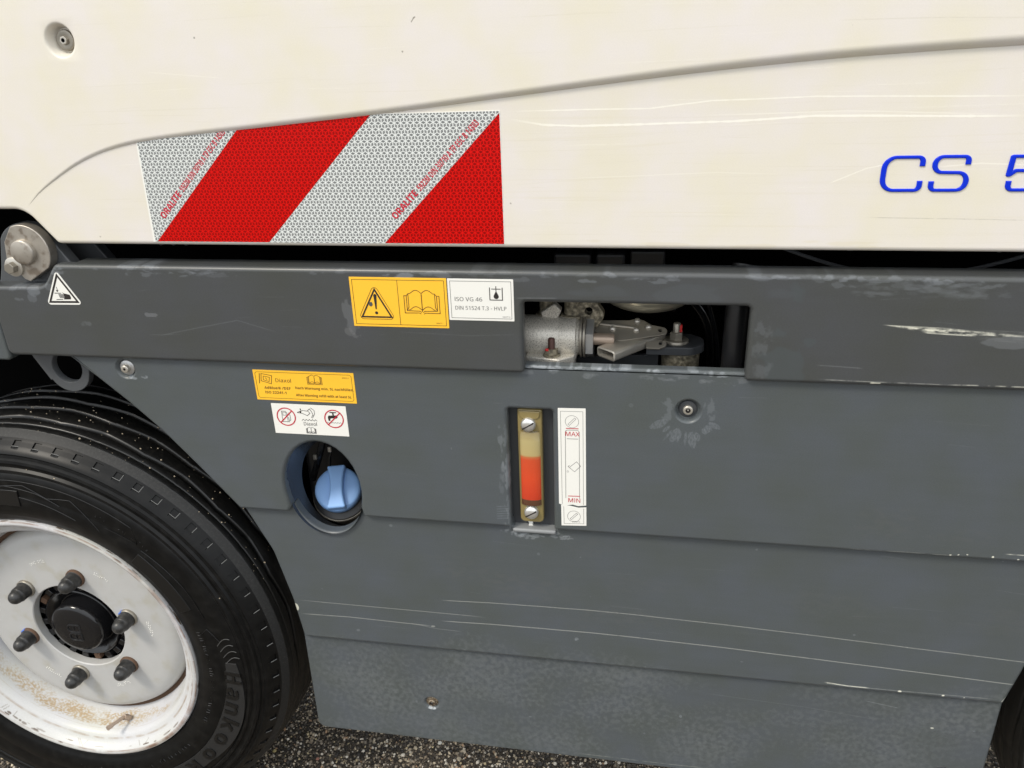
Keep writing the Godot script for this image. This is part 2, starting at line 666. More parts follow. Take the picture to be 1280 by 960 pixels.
func beam_print() -> ImageTexture:
	var c := Canvas.new(2048, 242, BEAM_AT, BEAM_SIZE, Color8(69, 71, 71), 0.16, 51)
	var pale := Color8(146, 152, 160)
	var chip := Color8(226, 224, 206)
	# rubbed top edge
	for k in 46:
		var x := rng.randf_range(-560, 800)
		c.smear(V(x, 990 + rng.randf_range(-3, 5)), Vector2(rng.randf_range(12, 50), rng.randf_range(3, 8)), pale, rng.randf_range(0.12, 0.34), Vector2(1.3, 3.2), 0.3, 0.2)
	for k in 26:
		var x := rng.randf_range(420, 790)
		c.smear(V(x, 982 + rng.randf_range(-6, 6)), Vector2(rng.randf_range(18, 60), rng.randf_range(4, 11)), Color8(106, 110, 113), rng.randf_range(0.12, 0.3), Vector2(1.0, 3.4), 0.4, 0.2)
	for k in 12:
		c.smear(V(rng.randf_range(-560, -440), rng.randf_range(950, 968)), Vector2(rng.randf_range(8, 20), rng.randf_range(4, 10)), pale, 0.22, Vector2(0.8, 0.6), 0.15, 0.2)
	# darker wiped patches
	c.smear(V(428, 930), Vector2(62, 80), Color8(72, 78, 80), 0.6, Vector2(0.3, 0.25), 0.1, 0.12)
	c.smear(V(300, 975), Vector2(160, 16), Color8(76, 80, 83), 0.5, Vector2(0.2, 0.6), 0.2, 0.1)
	# pale marks by the cut-out and the stickers
	c.smear(V(392, 905), Vector2(18, 48), Color8(98, 102, 105), 0.45, Vector2(2.0, 1.4), 0.5, 0.15)
	c.smear(V(390, 935), Vector2(14, 22), Color8(102, 106, 110), 0.35, Vector2(2.4, 2.4), 0.4, 0.2)
	c.smear(V(-84, 948), Vector2(14, 42), Color8(112, 114, 116), 0.45, Vector2(1, 0.6), 0.15, 0.25)
	c.smear(V(-78, 920), Vector2(22, 12), Color8(112, 112, 112), 0.4, Vector2(1, 1), 0.15, 0.25)
	c.smear(V(-352, 934), Vector2(20, 5), Color8(120, 122, 125), 0.5, Vector2(1, 1), 0.1, 0.35)
	c.smear(V(-445, 920), Vector2(16, 7), Color8(118, 122, 126), 0.3, Vector2(1, 1), 0.3, 0.25)
	# thin hairline scratches
	c.scratch([V(-350, 905), V(-280, 920), V(-232, 930), V(-180, 915)], 1.2, Color8(125, 128, 131), 0.45, 0.3)
	c.scratch([V(-30, 921), V(60, 918), V(118, 921)], 0.9, Color8(122, 124, 126), 0.35, 0.4)
	c.scratch([V(115, 965), V(165, 966)], 1.0, Color8(150, 153, 156), 0.6, 0.3)
	for k in 16:
		var x := rng.randf_range(-520, 780)
		var y := rng.randf_range(885, 980)
		c.scratch([V(x, y), V(x + rng.randf_range(8, 60), y + rng.randf_range(-3, 3))], 0.8, Color8(120, 123, 126), rng.randf_range(0.15, 0.4), 0.5)
	# the long gouge on the right, with bare patches
	for k in 7:
		c.scratch([V(509 + k * 5, 944 - k * 0.9), V(545 + k * 9, 941.5 - k * 1.0), V(600 + k * 14, 940 - k * 1.2)], 1.5, chip, 0.9, 1.15, 0.15, 0.5)
	c.scratch([V(512, 943.5), V(560, 942), V(590, 941)], 1.6, chip, 0.7, 0.4, 0.3)
	c.scratch([V(552, 936.5), V(575, 935), V(606, 934)], 2.2, chip, 0.95, 0.5, 0.1)
	c.scratch([V(545, 939.5), V(575, 939), V(600, 938.5)], 2.2, chip, 0.9, 0.6, 0.15)
	for k in 8:
		c.scratch([V(596, 941 - k * 1.5), V(680, 938 - k * 1.7), V(790, 934 - k * 1.8)], 1.4, Color8(140, 141, 138), 0.5, 0.7, 0.15)
	c.smear(V(650, 926), Vector2(50, 12), Color8(112, 115, 118), 0.5, Vector2(0.25, 1.2), 0.15, 0.2)
	c.scratch([V(450, 895), V(500, 893)], 1.2, Color8(140, 142, 144), 0.6, 0.4)
	# rubbed lower edge on the right
	c.scratch([V(452, 878), V(520, 877.5), V(610, 877)], 1.6, Color8(190, 190, 182), 0.75, 0.7)
	c.scratch([V(508, 876), V(520, 876)], 2.4, chip, 1.0, 0.1)
	c.scratch([V(590, 877.5), V(660, 877.5), V(720, 877)], 2.0, chip, 0.85, 1.1)
	return c.texture()


func side_print() -> ImageTexture:
	var c := Canvas.new(2048, 1071, SIDE_AT, SIDE_SIZE, Color8(79, 84, 86), 0.17, 61)
	var pale := Color8(140, 147, 156)
	var chip := Color8(224, 222, 206)
	var line := Color8(168, 169, 162)
	# dusty and wiped areas
	for k in 40:
		c.smear(V(rng.randf_range(-220, 740), rng.randf_range(235, 410)), Vector2(rng.randf_range(60, 160), rng.randf_range(30, 80)), Color8(106, 110, 111), rng.randf_range(0.2, 0.4), Vector2(2.4, 2.4), 0.9, 0.0)
	for k in 12:
		c.smear(V(rng.randf_range(-100, 740), rng.randf_range(440, 800)), Vector2(rng.randf_range(50, 130), rng.randf_range(15, 40)), Color8(90, 92, 92), rng.randf_range(0.15, 0.35), Vector2(1.2, 3.0), 0.9, 0.0)
	# the ledge under the cut-out
	for k in 16:
		c.smear(V(rng.randf_range(125, 370), 871 + rng.randf_range(-4, 3)), Vector2(rng.randf_range(8, 30), rng.randf_range(3, 7)), Color8(120, 124, 127), 0.35, Vector2(1.4, 2.4), 0.3, 0.3)
	for k in 26:  # whiter smears paint the highlight along the top of the ledge
		c.smear(V(rng.randf_range(126, 372), 877 + rng.randf_range(-2, 3)), Vector2(rng.randf_range(6, 26), rng.randf_range(2, 4)), Color8(150, 155, 160), 0.45, Vector2(2.0, 3.0), 0.3, 0.2)
	# rubbed marks left of the sight glass and on its lower lip
	for k in 12:
		c.smear(V(93 + rng.randf_range(-5, 5), rng.randf_range(660, 800)), Vector2(rng.randf_range(3, 8), rng.randf_range(12, 40)), Color8(122, 127, 131), rng.randf_range(0.25, 0.5), Vector2(3.0, 1.2), 0.25, 0.15)
	for k in 6:
		c.scratch([V(80, 662 + k * 3.6), V(98, 664 + k * 3.6)], 1.6, pale, 0.45, 0.5)
	for k in 10:
		c.smear(V(rng.randf_range(95, 172), rng.randf_range(630, 644)), Vector2(rng.randf_range(8, 22), rng.randf_range(3, 7)), Color8(150, 155, 159), 0.42, Vector2(2.2, 3), 0.25, 0.2)
	# fan of wiped streaks under the bolt
	for k in 11:
		var a := deg_to_rad(-150 + k * 12 + rng.randf_range(-4, 4))
		var p := V(316, 828) + Vector2.from_angle(a) * rng.randf_range(19, 30)
		var q := V(316, 828) + Vector2.from_angle(a) * rng.randf_range(36, 52)
		c.streak(p, q, rng.randf_range(1.5, 7.0) if k % 3 else 10.0, Color8(116, 121, 126), 0.5, 0.6)
	c.smear(V(292, 830), Vector2(13, 22), Color8(108, 113, 116), 0.5, Vector2(2.6, 1.6), 0.25, 0.2)
	c.smear(V(340, 832), Vector2(12, 24), Color8(108, 113, 116), 0.5, Vector2(2.6, 1.6), 0.25, 0.2)
	c.smear(V(-398, 845), Vector2(34, 6), Color8(150, 155, 160), 0.6, Vector2(0.6, 1), 0.15, 0.25)
	# two long pale lines scraped along the panel
	c.scratch([V(-229, 491), V(-100, 490.5), V(30, 490), V(60, 489)], 1.5, line, 0.7, 0.25, 0.12)
	c.scratch([V(-9, 513), V(60, 515.6), V(130, 517.2), V(200, 517.6), V(270, 516.8), V(380, 513), V(500, 507.6), V(620, 501.4), V(780, 493)], 1.7, line, 0.85, 0.35, 0.02)
	c.scratch([V(-226, 466), V(-150, 468), V(-60, 466), V(-22, 465)], 1.7, line, 0.8, 0.25, 0.08)
	c.scratch([V(-60, 467), V(-15, 461), V(20, 460)], 1.2, line, 0.5, 0.3)
	c.scratch([V(-11, 476), V(60, 478), V(130, 479), V(200, 479), V(270, 478), V(380, 474.4), V(500, 469), V(620, 463.4), V(780, 455)], 1.8, line, 0.9, 0.3, 0.02)
	c.smear(V(-22, 465), Vector2(6, 2.2), line, 0.6, Vector2(1, 1), 0.1, 0.2)
	c.smear(V(-231, 478), Vector2(4.5, 8), Color8(190, 190, 176), 1.0, Vector2(1, 1), 0.1, 0.05)
	# faint hairlines
	for k in 34:
		var x := rng.randf_range(-210, 720)
		var y := rng.randf_range(240, 850)
		c.scratch([V(x, y), V(x + rng.randf_range(6, 70), y + rng.randf_range(-4, 2))], 0.8, Color8(128, 132, 134), rng.randf_range(0.12, 0.4), 0.5)
	for k in 40:
		var p := V(rng.randf_range(-220, 730), rng.randf_range(240, 860))
		c.smear(p, Vector2(rng.randf_range(1.5, 4), rng.randf_range(1.5, 4)), Color8(128, 133, 137), rng.randf_range(0.2, 0.6), Vector2(1, 1), 0.2, 0.1)
	# chipped edges on the right
	c.scratch([V(510, 652), V(580, 653), V(640, 653)], 1.4, Color8(190, 191, 184), 0.7, 0.8)
	for x in [632, 641, 650, 675, 678, 706, 716, 727]:
		c.smear(V(x, 654.0 + rng.randf_range(-1, 3)), Vector2(1.9, 1.7), chip, 0.95, Vector2(4, 4), 0.2, 0.0)
	c.scratch([V(690, 660), V(745, 660)], 1.8, chip, 0.9, 0.6)
	c.scratch([V(516, 431), V(548, 428.5), V(575, 428.5)], 2.6, chip, 0.95, 0.4)
	c.scratch([V(560, 428), V(640, 429), V(730, 430)], 1.3, Color8(176, 178, 174), 0.7, 0.5)
	for x in [612, 665, 684, 690]:
		c.smear(V(x, 428), Vector2(3, 2), chip, 1.0, Vector2(1, 1), 0.1, 0.0)
	c.scratch([V(735, 424), V(743, 440), V(748, 456)], 2.2, chip, 0.9, 0.9)
	c.scratch([V(575, 398), V(620, 391)], 1.2, Color8(150, 153, 154), 0.7, 0.4)
	c.smear(V(665, 362), Vector2(2.6, 1.5), chip, 0.8, Vector2(1, 1), 0.1, 0.0)
	c.scratch([V(360, 383), V(500, 376), V(600, 366)], 1.0, Color8(124, 127, 128), 0.5, 0.4)
	c.scratch([V(180, 238), V(330, 238), V(420, 239)], 1.6, Color8(176, 178, 168), 0.6, 0.8)
	c.smear(V(-40, 298), Vector2(10, 3.5), Color8(190, 195, 198), 0.7, Vector2(2.5, 2.5), 0.3, 0.1)
	c.smear(V(60, 318), Vector2(5, 12), Color8(116, 120, 124), 0.5, Vector2(1, 1), 0.15, 0.2)
	return c.texture()


func white_print() -> ImageTexture:
	var c := Canvas.new(2048, 537, WHITE_AT, WHITE_SIZE, Color8(221, 215, 204), 0.035, 71)
	var bright := Color8(246, 243, 232)
	for k in 36:
		var x := rng.randf_range(-60, 560)
		var y := rng.randf_range(1030, 1180)
		c.scratch([V(x, y), V(x + rng.randf_range(40, 220), y + rng.randf_range(-2, 6))], rng.randf_range(0.9, 3.0), Color8(212, 203, 180), rng.randf_range(0.10, 0.28), 0.3, 0.4)
	for k in 150:
		var x := rng.randf_range(-420, 600)
		var y := rng.randf_range(1028, 1180) if k % 4 else rng.randf_range(1180, 1290)
		c.scratch([V(x, y), V(x + rng.randf_range(30, 160), y + rng.randf_range(-2, 3))], 0.7, Color8(204, 196, 174) if k % 3 else bright, rng.randf_range(0.12, 0.34), 0.5, 0.3)
	c.scratch([V(110, 1166), V(260, 1166), V(320, 1172), V(420, 1174), V(620, 1170)], 1.5, bright, 0.75, 0.1, 0.1)
	c.scratch([V(110, 1159), V(150, 1152), V(190, 1150), V(340, 1152), V(420, 1156), V(620, 1152)], 2.6, bright, 0.8, 0.1, 0.1)
	c.scratch([V(300, 1158), V(450, 1160), V(600, 1154)], 1.3, bright, 0.55, 0.3, 0.2)
	c.scratch([V(160, 1096), V(330, 1102), V(400, 1100)], 1.2, bright, 0.4, 0.3, 0.2)
	c.scratch([V(440, 1090), V(475, 1105), V(500, 1110)], 1.5, bright, 0.6, 0.2)
	c.scratch([V(540, 1106), V(580, 1109), V(640, 1106)], 1.5, bright, 0.6, 0.2)
	c.scratch([V(480, 1056), V(560, 1055), V(640, 1053)], 1.0, Color8(150, 143, 126), 0.5, 0.6)
	c.scratch([V(430, 1241), V(520, 1240), V(600, 1237)], 1.2, Color8(196, 189, 172), 0.5, 0.5)
	c.scratch([V(-290, 1215), V(-200, 1207)], 1.0, bright, 0.4, 0.4)
	for k in 9:
		var p := V(rng.randf_range(-440, 620), rng.randf_range(1030, 1290))
		c.smear(p, Vector2(1.2, 1.2), Color8(110, 104, 92), rng.randf_range(0.3, 0.8), Vector2(1, 1), 0.1, 0.0)
	c.scratch([V(17, 1254), V(20, 1258), V(22, 1259)], 1.3, Color8(110, 104, 92), 0.9, 0.0)
	for k in 12:
		c.smear(V(rng.randf_range(-450, 600), rng.randf_range(1022, 1032)), Vector2(rng.randf_range(20, 60), 4), Color8(210, 200, 172), 0.3, Vector2(0.3, 1), 0.3, 0.1)
	return c.texture()


# white rim: u runs round the wheel, v from the back of the well to the lip
func rim_print() -> ImageTexture:
	var c := Canvas.new(1024, 128, Vector2(0, 0), Vector2(360, 128), Color8(190, 190, 189), 0.06, 81)
	var dirt := Color8(166, 144, 112)
	var rustc := Color8(92, 58, 40)
	for k in 150:
		var x := fposmod(rng.randfn(255, 28), 360.0)
		c.smear(V(x, rng.randf_range(40, 72)), Vector2(rng.randf_range(3, 10), rng.randf_range(8, 20)), dirt, rng.randf_range(0.15, 0.45), Vector2(7.0, 9.0), 0.35, 0.25)
	for k in 90:
		var x := rng.randf_range(0, 360)
		c.smear(V(x, rng.randf_range(4, 14)), Vector2(rng.randf_range(1, 6), rng.randf_range(1.5, 5)), rustc, rng.randf_range(0.3, 0.85), Vector2(0.4, 1), 0.2, 0.15)
	for k in 110:
		var x := rng.randf_range(0, 360)
		c.smear(V(x, rng.randf_range(116, 126)), Vector2(rng.randf_range(0.6, 4), rng.randf_range(1, 4)), Color8(70, 56, 44), rng.randf_range(0.3, 0.8), Vector2(0.4, 1), 0.2, 0.2)
	c.scratch([V(0, 125.5), V(120, 125.2), V(250, 125.8), V(360, 125.4)], 0.5, rustc, 0.75, 0.7, 0.0, 1.0)
	c.scratch([V(0, 103), V(100, 103.6), V(220, 102.6), V(360, 103)], 0.4, Color8(120, 92, 66), 0.6, 0.8, 0.0, 1.0)
	c.scratch([V(0, 84), V(180, 84.5), V(360, 84)], 0.4, Color8(150, 128, 100), 0.4, 0.8, 0.0, 1.0)
	for k in 26:
		var x := rng.randf_range(0, 360)
		c.scratch([V(x, 108), V(x + rng.randf_range(-3, 3), 122)], 0.6, Color8(90, 80, 66), 0.5, 0.5)
	return c.texture()


# reflective sheeting: a net of small cube corners (period 7.2 x 12.47 mm)
func retro_print(cells: Array, line: Color) -> ImageTexture:
	var a := 64
	var b := 111
	var img := Image.create(a, b, false, Image.FORMAT_RGB8)
	var stars := []
	var rows := a * sqrt(3.0) / 2.0
	for j in range(-1, 4):
		for i in range(-1, 3):
			stars.append(Vector2(i * a + (a * 0.5 if posmod(j, 2) == 1 else 0.0), j * rows))
	for y in b:
		for x in a:
			var p := Vector2(x + 0.5, (y + 0.5) * rows * 2.0 / b)
			var best := 1e9
			var shade := 0
			for s in stars:
				if s.distance_to(p) > a * 0.75:
					continue
				for k in 6:
					var e: Vector2 = s + Vector2.from_angle(PI / 6 + k * PI / 3) * a / sqrt(3.0)
					var q := Geometry2D.get_closest_point_to_segment(p, s, e)
					best = minf(best, p.distance_to(q))
				if s.distance_to(p) < a * 0.6:
					shade = int(fposmod((p - s).angle() / (PI / 3) + 0.0, 3.0))
			var t := clampf((best - 3.0) / 2.6, 0.0, 1.0)
			img.set_pixel(x, y, line.lerp(cells[shade], t))
	img.generate_mipmaps()
	return ImageTexture.create_from_image(img)


# ------------------------------------------------------------------ road
func make_ground() -> void:
	var road := MeshInstance3D.new()
	road.name = "road"
	var b := MB.new()
	var up := Vector3.UP
	b.quad(Vector3(-60000, 0, -60000), Vector3(60000, 0, -60000), Vector3(60000, 0, 60000), Vector3(-60000, 0, 60000), up, up, up, up)
	var m := mat("asphalt", Color.WHITE, 0.8)
	tri_tex(m, noise_tex(5, 0.12, 4, [lin(0.02, 0.017, 0.014), lin(0.09, 0.073, 0.055), lin(0.34, 0.28, 0.20)], [0.28, 0.55, 0.92], 512), 5.0)
	road.mesh = b.mesh()
	road.material_override = m
	road.set_meta("kind", "structure")
	add_child(road)
	# the stones of the worn surface, real chips where the photograph looks
	var shape := MB.new()
	var P := [Vector3(0, 0, 1), Vector3(0, 0, -1)]
	var ring := []
	for k in 6:
		ring.append(Vector3(cos(TAU * k / 6) * (0.92 if k % 2 else 1.05), sin(TAU * k / 6), 0.22 if k % 2 else -0.18))
	for k in 6:
		for e in [0, 1]:
			var a: Vector3 = P[e]
			var c: Vector3 = ring[k]
			var d: Vector3 = ring[(k + 1) % 6]
			var f := (a + c + d).normalized()
			shape.tri(a * 1000, c * 1000, d * 1000, (f + a * 0.5).normalized(), (f + c * 0.5).normalized(), (f + d * 0.5).normalized())
	var mm := MultiMesh.new()
	mm.transform_format = MultiMesh.TRANSFORM_3D
	mm.use_colors = true
	mm.mesh = shape.mesh()
	var r := RandomNumberGenerator.new()
	r.seed = 91
	var xs := []
	var tones := [lin(0.03, 0.025, 0.02), lin(0.07, 0.057, 0.043), lin(0.22, 0.175, 0.125), lin(0.38, 0.31, 0.22), lin(0.52, 0.44, 0.32), lin(0.26, 0.22, 0.17), lin(0.68, 0.62, 0.52), lin(0.42, 0.27, 0.16), lin(0.56, 0.46, 0.28)]
	var weights := [34, 22, 12, 9, 9, 8, 6, 2, 2]
	var bag := []
	for i in weights.size():
		for k in weights[i]:
			bag.append(i)
	var z := -0.95
	while z < 0.65:
		var x := -1.4
		while x < 1.4:
			var edge := minf(minf(x + 1.4, 1.4 - x), minf(z + 0.95, 0.65 - z))
			if edge > 0.35 or r.randf() < edge / 0.35:
				xs.append(Vector3(x + r.randf_range(-0.002, 0.002), 0, z + r.randf_range(-0.002, 0.002)))
			x += 0.0046
		z += 0.0046
	mm.instance_count = xs.size()
	for i in xs.size():
		var s := 0.0017 + 0.0022 * pow(r.randf(), 1.8)
		if r.randf() < 0.02:
			s *= 1.5
		var bas := Basis.from_euler(Vector3(r.randf() * TAU, r.randf() * TAU, r.randf() * TAU)) * Basis.from_scale(Vector3(s * r.randf_range(0.8, 1.3), s, s * r.randf_range(0.6, 1.0)))
		var p: Vector3 = xs[i]
		p.y = s * r.randf_range(-0.2, 0.45)
		mm.set_instance_transform(i, Transform3D(bas, p))
		var c: Color = tones[bag[r.randi() % bag.size()]].srgb_to_linear()
		c = c * r.randf_range(0.8, 1.25)
		mm.set_instance_color(i, c)
	var o := MultiMeshInstance3D.new()
	o.name = "gravel"
	o.multimesh = mm
	var gm := mat("stone", Color.WHITE, 0.55)
	gm.vertex_color_use_as_albedo = true
	o.material_override = gm
	o.set_meta("kind", "stuff")
	o.set_meta("label", "brown and tan stone chips of the worn road surface under the vehicle")
	add_child(o)
	# three loose pebbles that stand out
	var loose := [
		["pebble", Vector3(-98, 2.5, -210), 4.2, lin(0.62, 0.60, 0.54), "cream white pebble on the road just below the grey skirt's bottom edge"],
		["pebble", Vector3(-319, 2.0, -142), 3.4, lin(0.36, 0.17, 0.12), "small reddish pebble on the road between tyre and grey skirt"],
		["pebble", Vector3(-409, 2.0, -148), 3.8, lin(0.40, 0.32, 0.14), "small yellowish pebble on the road beside the black tyre"],
	]
	for l in loose:
		var s := MB.new()
		var prof := []
		for k in 9:
			var a := -PI / 2 + PI * k / 8.0
			prof.append(V(maxf(cos(a), 0.001) * l[2] * (1.0 + 0.12 * sin(k * 2.2)), -sin(a) * l[2] * 0.75))
		s.lathe(prof, Vector3.ZERO, 12)
		var o2 := MeshInstance3D.new()
		o2.name = l[0]
		o2.mesh = s.mesh()
		o2.material_override = mat("pebble_stone", l[3], 0.6)
		o2.transform = Transform3D(Basis.from_euler(Vector3(1.3, 0.5, 0.3)), l[1] * MM)
		o2.set_meta("label", l[4])
		o2.set_meta("category", "pebble")
		o2.set_meta("group", "loose pebbles on the road")
		add_child(o2, true)


# ------------------------------------------------------------------ the closed body behind the panels
func make_body() -> void:
	var s := MB.new()
	s.box(Vector3(200, 1465, -780), Vector3(2800, 770, 1480), 20)
	put(s, "hopper", M.shell_white, sweeper)
	var c := MB.new()
	c.box(Vector3(436, 700, -520), Vector3(1330, 560, 320), 10)
	c.box(Vector3(200, 880, -390), Vector3(2900, 420, 40), 5)
	c.box(Vector3(200, 1085, -230), Vector3(2760, 16, 360), 2)
	put(c, "chassis", M.black, sweeper)
	for x in [-655.0, 1166.0]:
		var h := MB.new()
		h.box(Vector3(x, 470, -330), Vector3(880, 820, 30), 2)
		h.box(Vector3(x, 890, -180), Vector3(880, 16, 270), 2)
		put(h, "wheel_housing", M.black, sweeper)
	# things seen in the slit between the white panel and the beam
	var e := MB.new()
	e.box(Vector3(170, 960, -120), Vector3(46, 60, 40), 4)
	e.box(Vector3(216, 964, -128), Vector3(38, 52, 40), 6)
	e.box(Vector3(262, 962, -140), Vector3(44, 56, 40), 4)
	put(e, "cable_clamp", M.black_plastic, sweeper)
	var path := []
	for i in 25:
		var f := i / 24.0
		path.append(Vector3(400 + 300 * f, 1012 - 36 * sin(PI * f), -70))
	var cab := MB.new()
	cab.tube(path, 2.2, 8)
	put(cab, "cable", M.dark_grey, sweeper)
	for x in [478.0, 578.0]:
		var tb := MB.new()
		tb.box(Vector3(x, 1018, -32), Vector3(7, 9, 3), 1)
		put(tb, "clip", M.grey_metal, sweeper)
	for x in [-331.0, -314.0, -297.0, 620.0]:
		var tb := MB.new()
		tb.lathe([V(0.01, 3), V(3.4, 3), V(4.2, 2), V(4.2, -2)], Vector3(x, 1020.5, -20), 14)
		put(tb, "rivet", M.grey_metal, sweeper)


# ------------------------------------------------------------------ white side panel with its swept step
const STEP_X := [-487.0, -465.0, -432.0, -401.0, -366.0, -323.0, -251.0, -172.0, -96.0, -58.0, 14.0, 118.0, 217.0, 326.0, 430.0, 514.0, 596.0, 800.0, 1100.0]
const STEP_LOW := [1067.0, 1083.9, 1102.9, 1118.2, 1130.5, 1139.6, 1147.2, 1153.4, 1159.7, 1162.9, 1169.7, 1180.2, 1190.1, 1199.9, 1207.3, 1211.2, 1214.0, 1220.0, 1226.0]
const STEP_UP := [1068.2, 1086.4, 1106.4, 1122.4, 1135.2, 1145.0, 1153.4, 1160.0, 1166.7, 1170.2, 1177.0, 1188.0, 1198.4, 1209.2, 1217.0, 1221.0, 1224.0, 1230.0, 1236.0]
const STEP_D := [0.0, 0.9, 1.7, 2.2, 2.6, 3.0, 3.4, 3.8, 4.2, 4.4, 4.8, 5.4, 5.8, 6.3, 6.7, 6.9, 7.0, 7.0, 7.0]


func along(xs: Array, ys: Array, x: float) -> float:
	if x <= xs[0]:
		return ys[0]
	for i in xs.size() - 1:
		if x <= xs[i + 1]:
			var y0: float = ys[maxi(i - 1, 0)]
			var y3: float = ys[mini(i + 2, ys.size() - 1)]
			var x0: float = xs[maxi(i - 1, 0)]
			var x3: float = xs[mini(i + 2, xs.size() - 1)]
			var h: float = xs[i + 1] - xs[i]
			var m0: float = (ys[i + 1] - y0) / maxf(xs[i + 1] - x0, 0.001) * h
			var m1: float = (y3 - ys[i]) / maxf(x3 - xs[i], 0.001) * h
			var f: float = (x - xs[i]) / h
			return (2 * f * f * f - 3 * f * f + 1) * ys[i] + (f * f * f - 2 * f * f + f) * m0 + (-2 * f * f * f + 3 * f * f) * ys[i + 1] + (f * f * f - f * f) * m1
	return ys[-1]


func make_white_panel() -> void:
	var b := MB.new()
	b.uv_at = WHITE_AT
	b.uv_size = WHITE_SIZE
	# lower edge of the panel, from left to right
	var raw := MB.rounded([V(-1300, 1063.6), V(-494, 1063.6), V(-459, 1021.2), V(1100, 1020.4)], [0, 34, 9, 0], 14)
	var edge := PackedVector2Array()
	for i in raw.size() - 1:
		var parts := maxi(1, int(raw[i].distance_to(raw[i + 1]) / 12.0))
		for k in parts:
			edge.append(raw[i].lerp(raw[i + 1], float(k) / parts))
	edge.append(raw[raw.size() - 1])
	var nrm := PackedVector2Array()
	for i in edge.size():
		var d := (edge[mini(i + 1, edge.size() - 1)] - edge[maxi(i - 1, 0)]).normalized()
		nrm.append(Vector2(d.y, -d.x))
	var bev := 5.0
	var rows := []
	# flange, rolled edge
	for k in 8:
		var line := PackedVector3Array()
		for i in edge.size():
			var inset := 0.0
			var z := -34.0
			if k >= 1:
				var a := PI / 2 * (k - 1) / 6.0
				inset = bev * (1.0 - cos(a))
				z = -bev + bev * sin(a)
			var p := edge[i] - nrm[i] * inset
			line.append(Vector3(p.x, p.y, z))
		rows.append(line)
	b.grid(rows)
	# face columns stand on the inner end of the rolled edge; two of them are moved onto the sides of the screw recess
	var feet := PackedVector2Array()
	for i in edge.size():
		feet.append(edge[i] - nrm[i] * bev)
	var xs := PackedFloat32Array()
	var ys := PackedFloat32Array()
	for f in feet:
		xs.append(f.x)
		ys.append(f.y)
	for cut in [-410.0, -365.0]:
		var at := xs.bsearch(cut)
		var f: float = (cut - xs[at - 1]) / (xs[at] - xs[at - 1])
		ys.insert(at, lerpf(ys[at - 1], ys[at], f))
		xs.insert(at, cut)
	var levels := 22
	var low := []
	var band := []
	var top := []
	for k in 7:
		low.append(PackedVector3Array())
	for k in 10:
		band.append(PackedVector3Array())
	for k in levels:
		top.append(PackedVector3Array())
	for i in xs.size():
		var x := xs[i]
		var d := along(STEP_X, STEP_D, x) if x > -487.0 else 0.0
		var gl := along(STEP_X, STEP_LOW, x) if x > -487.0 else maxf(ys[i] + 0.5, 1067.0)
		gl = maxf(gl, ys[i] + 0.4)
		var gu := maxf(along(STEP_X, STEP_UP, x), gl + 0.3) if x > -487.0 else gl + 0.3
		gu = maxf(gu, gl + 0.3)
		for k in 7:
			low[k].append(Vector3(x, lerpf(ys[i], gl, k / 6.0), 0))
		for k in 10:
			var f := k / 9.0
			band[k].append(Vector3(x, lerpf(gl, gu, f), d * (1.0 - pow(1.0 - f, 2.2))))
		for k in levels:
			var y := 0.0
			if k <= 8:
				y = lerpf(gu, 1228.0, k / 8.0)
			elif k <= 12:
				y = lerpf(1228.0, 1273.0, (k - 8) / 4.0)
			else:
				y = lerpf(1273.0, 1800.0, (k - 12) / 9.0)
			top[k].append(Vector3(x, y, d - 0.00006 * pow(maxf(y - 1270.0, 0.0), 2.0) * 1.5))
	b.grid(low)
	b.grid(band)
	# upper face, leaving out the square round the screw recess
	var l := xs.bsearch(-410.0)
	var r := xs.bsearch(-365.0)
	var all := [top.slice(0, 9), [], top.slice(12, levels)]
	b.grid(all[0])
	b.grid(all[2])
	for span in [[0, l], [r, xs.size() - 1]]:
		var mid := []
		for k in range(8, 13):
			mid.append(top[k].slice(span[0], span[1] + 1))
		b.grid(mid)
	var dz := along(STEP_X, STEP_D, -387.5)
	var ring := []
	var seg := 48
	for rr in [-1.0, 19.5, 18.2, 17.2, 16.2, 13.4, 12.6, 12.0, 0.02]:
		var line := PackedVector3Array()
		for k in seg:
			var a := TAU * k / seg
			var c := Vector2(cos(a), sin(a))
			var q: Vector2 = c * rr
			var z := dz
			if rr < 0.0:
				q = c * (22.5 / maxf(absf(c.x), absf(c.y)))
				z = along(STEP_X, STEP_D, -387.5 + q.x)
			elif rr < 18.5:
				z = dz - (0.25 if rr > 18.0 else (1.2 if rr > 17.0 else (3.4 if rr > 16.0 else (11.0 if rr > 13.0 else 12.4))))
			line.append(Vector3(-387.5 + q.x, 1250.5 + q.y, z))
		ring.append(line)
	b.grid(ring, true, true)
	var panel := put(b, "white_side_panel", M.white_paint, sweeper, "cream white side panel with a swept step across it")
	# screw at the bottom of its recess
	var w := MB.new()
	w.lathe([V(0.02, -9.6), V(4.6, -9.6), V(8.6, -8.6), V(10.6, -9.2), V(11.2, -10.4), V(11.2, -13)], Vector3(-387.5, 1250.5, 3), 32)
	var scr := put(w, "screw", M.steel_dark, panel)
	scr.set_meta("label", "socket screw sunk in the white panel")
	var hx := MB.new()
	hx.plate(hexagon(-387.5, 1250.5, 4.6, 0.2), -3.2, -8.0, 0.6)
	put(hx, "screw_head", M.steel, panel)
	var sk := MB.new()
	sk.disc(V(-387.5, 1250.5), 2.2, -3.1)
	put(sk, "screw_socket", M.black, panel)


func hexagon(cx: float, cy: float, r: float, turn := 0.0) -> PackedVector2Array:
	var q := PackedVector2Array()
	for k in 6:
		q.append(Vector2(cx, cy) + Vector2.from_angle(turn + TAU * k / 6) * r)
	return q


